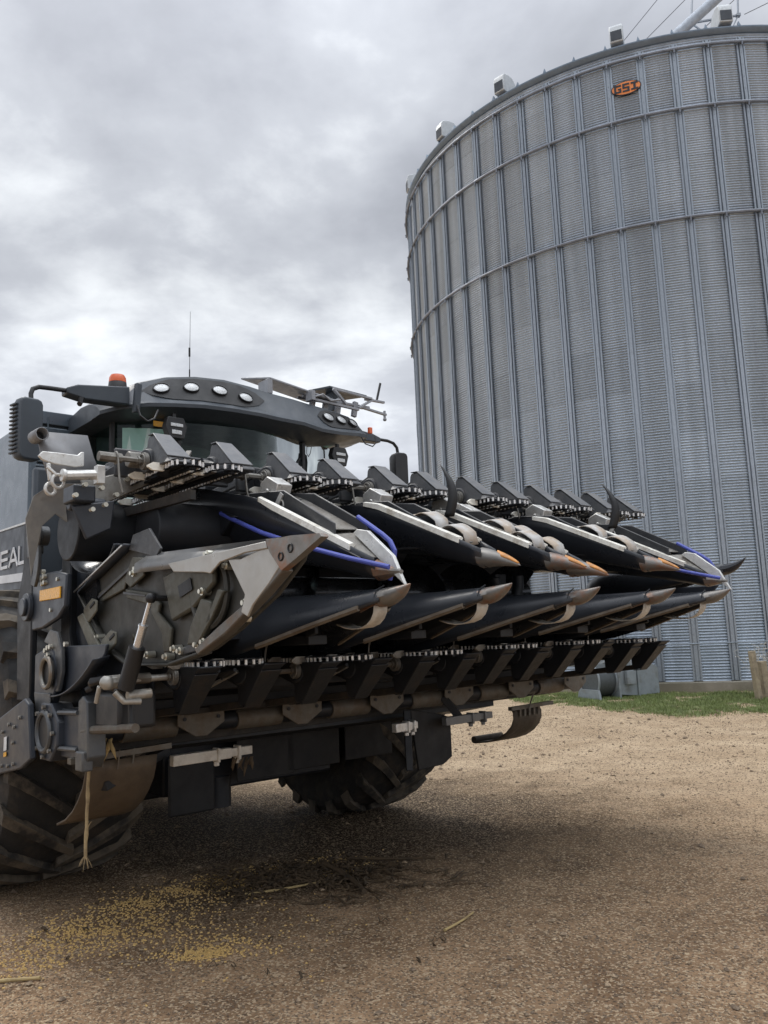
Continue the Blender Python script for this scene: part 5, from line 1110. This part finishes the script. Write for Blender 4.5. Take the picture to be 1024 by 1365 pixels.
mb = MB(); mb.prism(PP([(1.70, -1.9, 1.05), (1.98, -1.9, 1.0), (2.12, -1.9, .96), (2.12, -1.9, .66), (2.02, -1.9, .61), (1.76, -1.9, .60)]), Vector((-.02, 0, 0))); mb.build('hanging_flap', M['flap_black'], head, bevel=.006)
# link arch between the folded halves at the centre back
mb = MB(); mb.tube(PP([(2.22, -1.45, 2.02), (2.24, -1.45, 1.92), (2.34, -1.45, 1.83), (2.46, -1.45, 1.86), (2.50, -1.45, 1.95), (2.50, -1.45, 2.04)]), .045, 12); mb.box(P(2.30, -1.5, 1.97), (.10, .12, .16)); mb.box(P(2.36, -1.45, 1.80), (.10, .26, .05)); mb.build('fold_link', M['frame_black'], head, bevel=.004)

# ---- curved skids
def skid(a0, a1, path, m_, name, edge=None):
    mb = MB(); mb.loft([[P(a0 + (a1 - a0) * j / 4, b, c - .0) for j in range(5)] for b, c in path]); o = mb.build(name, m_, head, ang=60, solid=.012)
    return o
sk = skid(2.80, 3.16, [(-1.86, .965), (-1.84, .93), (-1.84, .88), (-1.87, .82), (-1.93, .765), (-2.02, .715), (-2.14, .68), (-2.30, .66)], M['mud_dark'], 'skid_plate')
sk.location = P(0, .0, 0)
mb = MB(); mb.tube(PP([(2.80, -2.31, .685), (3.16, -2.31, .685)]), .030, 12); mb.build('rolled_edge', M['mud_dark'], sk)
mb = MB(); mb.bar(P(2.75, -1.83, .97), P(3.3, -1.83, .98), .04, .03)
for k in range(5): mb.bar(P(2.86 + .06 * k, -1.82, .90), P(2.87 + .06 * k, -1.82, .99), .012, .02)
mb.bar(P(2.95, -1.8, .96), P(2.98, -1.75, 1.10), .012, .012)
mb.build('skid_mount', M['mud_steel'], sk)
sk2 = skid(-.86, -.46, [(-1.66, 1.0), (-1.67, .94), (-1.70, .87), (-1.76, .80), (-1.84, .73), (-1.95, .67), (-2.08, .63)], M['mud_skid'] if 'mud_skid' in M else mat('mud_skid', (0.105, 0.078, 0.052), .65, .2, dirt=(.06, .043, .03), dirt_amt=.4, dirt_scale=4, bump=.2), 'skid_plate')
mb = MB(); mb.bar(P(-.95, -1.66, 1.02), P(-.38, -1.66, 1.04), .05, .03)
for k in range(3): mb.bar(P(-.78 + .085 * k, -1.64, .97 - .02 * (k % 2)), P(-.77 + .085 * k, -1.64, 1.05), .008, .008)
mb.build('skid_mount', M['mud_steel'], sk2)

# ---- near end: end plate, bearing rings, covers, hoses
mb = MB(); mb.prism(PP([(-.76, -2.55, 1.25), (-.76, -2.50, 2.08), (-.76, -2.2, 2.12), (-.76, -1.95, 2.10), (-.76, -1.75, 1.98), (-.76, -1.4, 1.7), (-.76, -1.35, 1.5), (-.76, -1.55, 1.30), (-.76, -2.0, 1.10), (-.76, -2.5, 1.10)]), Vector((0, .03, 0))); epl = mb.build('end_plate', M['frame_blue'], head, bevel=.01)
mb = MB()       # rounded link holding the yellow reflector
pts = [(-2.43 + .16 * math.cos(R(t_)), 1.865 + .15 * math.sin(R(t_))) for t_ in range(95, 275, 12)] + [(-2.2, 1.73), (-1.95, 1.78), (-1.84, 1.84), (-1.82, 2.02), (-2.0, 2.05), (-2.25, 2.055)]
mb.prism([P(-.89, b, c) for b, c in pts], Vector((0, -.035, 0))); lk = mb.build('end_link', M['frame_blue'], head, bevel=.01)
mb = MB(); mb.box(P(-.93, -2.06, 1.922), (.34, .010, .066)); mb.build('yellow_reflector', M['yellow_reflector'], lk, bevel=.004)
mb = MB(); mb.cyl(P(-.925, -2.43, 1.865), P(-.955, -2.43, 1.865), .085, n=24); mb.cyl(P(-.955, -2.43, 1.865), P(-.975, -2.43, 1.865), .055, n=24); mb.build('pivot_bolt', M['frame_blue'], lk, bevel=.006)
for b, c in ((-2.30, 2.02), (-1.95, 2.0), (-2.05, 1.83)): mb = MB(); mb.cyl(P(-.92, b, c), P(-.935, b, c), .012, n=8); mb.build('link_bolt', M['bolt_zinc'], lk)
# back post between body and header
mb = MB(); mb.prism(PP([(-.93, -2.62, 1.3), (-.93, -2.66, 1.9), (-.93, -2.56, 2.12), (-.93, -2.56, 2.40), (-.93, -2.38, 2.44), (-.93, -2.38, 1.3)]), Vector((0, .04, 0))); mb.build('rear_post', M['frame_black'], head, bevel=.01)
# upper pulley with bracket, curved guard
mb = MB(); mb.ring(P(-.96, -2.22, 2.28), (0, 1, 0), .060, .016, 22, 8); mb.cyl(P(-.90, -2.22, 2.28), P(-.965, -2.22, 2.28), .058, n=20); mb.cyl(P(-.96, -2.22, 2.28), P(-1.0, -2.22, 2.28), .022, n=10); mb.build('pulley', M['cast_dark'] if 'cast_dark' in M else mat('cast_dark', (.09, .095, .10), .45, .4, dirt_scale=6, dirt=(.16, .15, .13), dirt_amt=.3, bump=.15), head)
mb = MB(); mb.prism(PP([(-.95, -2.42, 2.16), (-.95, -2.46, 2.30), (-.95, -2.36, 2.35), (-.95, -2.27, 2.30), (-.95, -2.27, 2.18)]), Vector((0, .05, 0))); mb.build('pulley_bracket', M['cast_dark'], head, bevel=.008)
mb = MB(); outer = []; inner = []
for i in range(15):
    t_ = R(75 - 125 * i / 14); outer.append((-2.36 + .19 * math.cos(t_), 2.15 + .23 * math.sin(t_))); inner.append((-2.40 + .15 * math.cos(t_), 2.15 + .20 * math.sin(t_)))
mb.prism([P(-.945, b, c) for b, c in outer + inner[::-1]], Vector((0, -.02, 0))); mb.build('curved_guard', M['cast_dark'], head, bevel=.004)
# shiny trough end below the auger
mb = MB(); mb.loft([[P(-.60 - .08 * j, -1.70 + (.22 + .04 * j) * math.cos(R(t_)), 2.19 + (.10 + .025 * j) * math.sin(R(t_))) for t_ in range(185, 346, 8)] for j in range(4)]); mb.build('trough_end', M['auger_steel'], head, ang=60, solid=.006)
mb = MB(); mb.cyl(P(-.93, -1.80, 2.26), P(1.2, -1.80, 2.26), .17, n=36); mb.cyl(P(-.62, -1.45, 2.24), P(1.2, -1.45, 2.24), .16, n=32); mb.build('auger_housing', M['frame_black'], head, bevel=.008)
# mid bearing housing with ring
mb = MB(); mb.prism(PP([(-.88, -2.30, 1.34), (-.88, -2.30, 1.58), (-.88, -2.10, 1.62), (-.88, -1.98, 1.60), (-.88, -1.93, 1.40), (-.88, -2.02, 1.30)]), Vector((0, -.05, 0))); hb = mb.build('bearing_housing', M['frame_blue'], head, bevel=.012)
mb = MB(); mb.ring(P(-.955, -2.02, 1.475), (0, 1, 0), .082, .014, 26, 8); mb.build('bearing_ring', M['bearing_steel'] if 'bearing_steel' in M else mat('bearing_steel', (.20, .19, .17), .35, .7, dirt=(.2, .12, .06), dirt_amt=.3, dirt_scale=10), hb)
mb = MB(); mb.cyl(P(-.93, -2.02, 1.475), P(-.945, -2.02, 1.475), .075, n=22); mb.build('bearing_hole', M['black_plastic'], hb)
mb = MB(); mb.prism([P(-.90, -2.07 + x, 1.62 + z) for x, z in ((-.10, .03), (0, .10), (.12, .08), (.19, -.02), (.20, -.14), (.15, -.25), (.10, -.25), (.12, -.10), (.05, 0))], Vector((0, -.025, 0))); mb.build('guard_plate', M['cast_dark'], head, bevel=.006)
# quarter round cover
mb = MB(); rings = []
for i in range(11):
    s_ = i / 10; b = -1.98 + .62 * s_; c = 1.36 + .20 * s_ ** 2.0
    rings.append([P(-.86, b, c), P(-.95, b, c - .015)])
mb.loft(rings); mb.build('curved_cover', M['frame_blue'], head, ang=60, solid=.006)
mb = MB(); mb.prism([P(-.86, b, c) for b, c in ((-2.0, 1.62), (-2.0, 1.36), (-1.75, 1.38), (-1.55, 1.45), (-1.38, 1.57), (-1.36, 1.62))], Vector((0, -.02, 0))); mb.build('cover_sheet', M['frame_blue'], head, bevel=.006)
# octagonal lower housing with ring, side plate with label
oc = [(-2.05 + .20 * math.cos(R(22.5 + 45 * k)), 1.15 + .17 * math.sin(R(22.5 + 45 * k))) for k in range(8)]
mb = MB(); mb.prism([P(-.95, b + .02, c) for b, c in oc], Vector((0, .12, 0))); mb.box(P(-.86, -1.75, 1.15), (.30, .10, .26)); oh = mb.build('flange_housing', M['frame_blue'], head, bevel=.01)
mb = MB(); mb.ring(P(-.958, -2.03, 1.15), (0, 1, 0), .105, .016, 26, 8); mb.build('flange_ring', M['cast_dark'], oh)
mb = MB(); mb.cyl(P(-.95, -2.03, 1.15), P(-.956, -2.03, 1.15), .10, n=24); mb.build('flange_hole', M['black_plastic'], oh)
mb = MB()
for k in range(8): a_ = R(45 * k); mb = MB(); mb.cyl(P(-.955, -2.03 + .145 * math.cos(a_), 1.15 + .135 * math.sin(a_)), P(-.972, -2.03 + .145 * math.cos(a_), 1.15 + .135 * math.sin(a_)), .012, n=8); mb.build('flange_bolt', M['cast_gray'], oh)
for c in (1.07, 1.26): mb = MB(); mb.cyl(P(-.93, -1.88, c), P(-.93, -1.60, c + .01), .013, n=8); mb.build('tie_rod', M['cast_dark'], oh)
mb = MB(); mb.prism([P(-.93, b, c) for b, c in ((-1.60, 1.02), (-1.60, 1.33), (-1.54, 1.36), (-1.48, 1.33), (-1.46, 1.05), (-1.52, .99))], Vector((0, .10, 0))); mb.box(P(-.92, -1.53, 1.03), (.10, .06, .10)); mb.build('end_block', M['cast_dark'], head, bevel=.008)
mb = MB(); mb.prism([P(-1.0, b, c) for b, c in ((-3.6, .60), (-3.6, 1.18), (-2.85, 1.16), (-2.25, 1.33), (-2.18, 1.30), (-2.12, 1.0), (-2.3, .93), (-2.72, .86), (-2.95, .80))], Vector((0, .035, 0))); lp = mb.build('lower_side_plate', M['frame_blue'], head, bevel=.008)
mb = MB(); mb.prism([P(-1.006, b, c) for b, c in ((-2.58, 1.01), (-2.58, 1.09), (-2.53, 1.10), (-2.53, 1.02))], Vector((0, -.003, 0))); mb.build('warning_label', M['white_decal'], lp)
mb = MB(); mb.prism([P(-1.006, b, c) for b, c in ((-2.58, .975), (-2.58, 1.0), (-2.53, 1.01), (-2.53, .985))], Vector((0, -.003, 0))); mb.build('warning_stripe', M['yellow_reflector'], lp)
for b, c in ((-2.5, 1.17), (-2.62, 1.12), (-2.42, 1.07), (-2.62, .92), (-2.5, .93), (-2.40, .95), (-2.40, 1.16), (-2.30, 1.22)): mb = MB(); mb.cyl(P(-1.003, b, c), P(-1.014, b, c), .011, n=8); mb.build('plate_bolt', M['cast_gray'], lp)
for b, c in ((-2.10, 1.60), (-2.06, 1.615), (-2.02, 1.62), (-2.08, 1.56), (-2.05, 1.575), (-2.10, 1.52), (-1.78, 1.63), (-2.19, 2.02), (-2.15, 2.03), (-2.18, 1.99), (-2.14, 1.995), (-2.17, 2.06)): mb = MB(); mb.cyl(P(-.925, b, c), P(-.945, b, c), .014, n=8); mb.build('cluster_bolt', M['bolt_zinc'], head)
mb = MB(); mb.prism(PP([(-.93, -2.27, 1.36), (-.93, -2.20, 1.17), (-.93, -2.0, 1.26), (-.93, -2.0, 1.36)]), Vector((0, -.01, 0))); mb.build('small_gusset', M['cast_dark'], head, bevel=.004)
mb = MB(); mb.cyl(P(-.90, -1.50, 1.185), P(-.88, -1.0, 1.22), .022, n=10); mb.cyl(P(-.90, -1.56, 1.18), P(-.90, -1.5, 1.185), .032, n=10); mb.build('side_shaft', M['mud_steel'], head)
mb = MB(); pth = [P(-.90 + .02 * math.sin(i), -1.55 + .40 * i / 16, 1.385 + .055 * math.sin(math.pi * i / 16 * 1.05)) for i in range(17)]; mb.tube(pth, [.022 + (.004 if i % 2 else 0) for i in range(17)], 10); mb.tube(PP([(-.88, -1.15, 1.385), (-.86, -1.10, 1.33), (-.86, -1.09, 1.22)]), .016, 8); mb.build('hose', M['hose'], head)
mb = MB(); mb.box(P(-.80, -1.30, 1.29), (.30, .2, .18)); mb.build('valve_block', M['black_plastic'], head, bevel=.02)
# lower drive coupling in pale metal by the first row unit
mb = MB(); mb.cyl(P(-.96, -1.12, 1.435), P(-.86, -1.12, 1.44), .034, n=8); mb.cyl(P(-.86, -1.12, 1.44), P(-.64, -1.13, 1.445), .017, n=8); mb.cyl(P(-.90, -1.05, 1.37), P(-.78, -1.05, 1.375), .024, n=12); mb.ball(P(-.97, -1.12, 1.435), .038, 6); mb.tube(PP([(-.96, -1.06, 1.39), (-.92, -1.04, 1.345), (-.84, -1.03, 1.34)]), .016, 8)
mb.cyl(P(-1.0, -1.18, 1.34), P(-1.0, -1.14, 1.42), .012, n=8)
mb.build('drive_coupling', M['worn_coupling'] if 'worn_coupling' in M else mat('worn_coupling', (.40, .385, .35), .4, .5, dirt=(.22, .18, .13), dirt_amt=.35, dirt_scale=14, bump=.15), head, bevel=.003)

# ---- folded wing end: rolled skid sheet, pale arms and coupling at the top left
A2 = -.88
mb = MB(); mb.loft([[P(-1.08, -1.90, 2.835), P(-.77, -1.95, 2.86)], [P(-1.06, -1.88, 2.70), P(-.74, -1.92, 2.72)], [P(-1.02, -1.84, 2.54), P(-.70, -1.86, 2.56)]]); rs_ = mb.build('wing_skid', M['skid_pale'] if 'skid_pale' in M else mat('skid_pale', (.21, .21, .215), .45, .3, dirt=(.13, .12, .11), dirt_amt=.3, dirt_scale=3, bump=.05), head, solid=.01)
mb = MB(); mb.tube(PP([(-1.085, -1.92, 2.80), (-1.08, -1.80, 2.80)]), .035, 14, caps=False); mb.build('rolled_edge', M['skid_pale'], rs_, solid=.005)
mb = MB(); mb.prism(PP([(-1.05, -2.02, 2.02), (-1.08, -2.05, 2.35), (-1.07, -1.95, 2.47), (-1.02, -1.80, 2.52), (-.86, -1.75, 2.53), (-.80, -1.75, 2.50), (-.84, -1.75, 2.31), (-.90, -1.78, 2.28), (-.98, -1.85, 2.36), (-1.02, -1.95, 2.30)]), Vector((-.012, 0, 0))); mb.build('wing_hanger', M['wing_gray'] if 'wing_gray' in M else mat('wing_gray', (.15, .15, .145), .5, .2, dirt=(.22, .21, .19), dirt_amt=.4, dirt_scale=5, bump=.1), head, bevel=.006)
mb = MB(); mb.prism(PP([(-1.22, -1.42, 2.585), (-1.20, -1.42, 2.61), (-1.13, -1.42, 2.612), (-1.02, -1.42, 2.61), (-1.0, -1.42, 2.63), (-.985, -1.42, 2.63), (-.985, -1.42, 2.555), (-1.03, -1.42, 2.545), (-1.14, -1.42, 2.55), (-1.20, -1.42, 2.565)]), Vector((-.02, 0, 0)))
mb.cyl(P(-1.10, -1.40, 2.49), P(-.93, -1.40, 2.51), .026, n=10); mb.cyl(P(-1.11, -1.40, 2.49), P(-1.09, -1.40, 2.49), .034, n=12); mb.box(P(-.91, -1.40, 2.51), (.05, .045, .10))
mb.ring(P(-1.12, -1.42, 2.46), (1, .3, 0), .035, .010, 16, 6); mb.ring(P(-1.15, -1.44, 2.42), (1, .3, 0), .03, .010, 16, 6); mb.bar(P(-1.17, -1.42, 2.55), P(-1.16, -1.42, 2.46), .014, .02); mb.bar(P(-1.13, -1.41, 2.49), P(-1.18, -1.41, 2.53), .012, .016)
mb.build('wing_coupling', M['worn_steel'], head, bevel=.004)
mb = MB(); mb.prism(PP([(-.93, -1.62, 2.53), (-.80, -1.62, 2.55), (-.70, -1.62, 2.585), (-.50, -1.5, 2.60), (-.52, -1.5, 2.54), (-.84, -1.62, 2.37), (-.90, -1.62, 2.42)]), Vector((-.014, 0, 0))); mb.cyl(P(-.80, -1.30, 2.59), P(-.72, -1.30, 2.59), .045, n=8); mb.cyl(P(-.72, -1.30, 2.585), P(-.60, -1.29, 2.59), .030, n=8); mb.build('wing_gusset', M['cast_gray'], head, bevel=.006)
mb = MB(); mb.box(P(-.96, -1.55, 2.42), (.16, .12, .09)); mb.cyl(P(-1.0, -1.6, 2.38), P(-.8, -1.6, 2.38), .04, n=12); mb.prism(PP([(-1.0, -1.55, 2.36), (-.78, -1.5, 2.40), (-.80, -1.5, 2.24), (-.92, -1.55, 2.18)]), Vector((-.02, 0, 0))); mb.build('wing_end_box', M['frame_blue'], head, bevel=.01)
for a, c in ((-.97, 2.46), (-.88, 2.45), (-.86, 2.36), (-.93, 2.33), (-1.02, 2.40), (-.80, 2.42), (-.74, 2.51)): mb = MB(); mb.cyl(P(a, -1.46, c), P(a, -1.43, c), .013, n=8); mb.build('wing_bolt', M['bolt_zinc'], head)
# trailing chain lugs on the slanting lower strand at the near wing
mb = MB(); mb.bar(P(-.66, -2.1, 2.37), P(-.60, -.95, 2.36), .03, .05); mb.build('chain_guard', M['mud_frame'], head)

# corn stalk hanging on the near skid, husks caught on the bars
def mpt(a, b, c):
    th = MR; return Vector((MO[0] + b * math.cos(th) - a * math.sin(th), MO[1] + b * math.sin(th) + a * math.cos(th), c))
s0 = mpt(-.86, -1.62, 1.00); s1 = mpt(-.88, -1.60, .53)
mb = MB(); pts = []
for i in range(13): t_ = i / 12; pts.append((s1 - s0) * t_ + Vector((.0015 * math.sin(i * 1.7), 0, 0)))
mb.tube(pts, [.009 * (1.3 if i in (4, 9) else 1) for i in range(13)], 8); r2 = random.Random(4)
for k in range(16):
    t0 = (s1 - s0) * (.96 if k < 11 else .72); d = Vector((r2.uniform(-.035, .035), r2.uniform(-.03, .03), -r2.uniform(.03, .08) if k < 11 else .05)); mb.tube([t0, t0 + d * .6 + Vector((0, 0, .006)), t0 + d], [.0025, .002, .001], 4)
hs = mb.build('corn_stalk', M['stalk_dull']); hs.location = s0; tag(hs, 'tan corn stalk with roots hanging upright from the near skid plate', 'corn stalk')
for nm, base, nn, lab in (('husk_tuft', mpt(-.80, -1.60, 1.12), 9, 'yellow tuft of corn leaves caught under the beam above the near skid'), ('husk_tuft', mpt(.16, -1.80, .90), 8, 'small brown tuft of straw hanging from the pale support bar')):
    mb = MB()
    for k in range(nn):
        p = Vector((r2.uniform(-.08, .08), r2.uniform(-.05, .05), 0)); d = Vector((r2.uniform(-.04, .04), r2.uniform(-.02, .02), -r2.uniform(.05, .12))); s_ = Vector((.010, .006, 0))
        mb.loft([[p - s_ * .5, p + s_ * .5], [p + d * .5 - s_, p + d * .5 + s_], [p + d, p + d + s_ * .1]])
    o = mb.build(nm, M['stalk_tan'] if 'yellow' in lab else M['husk_brown'], solid=.001); o.location = base; tag(o, lab, 'straw tuft')
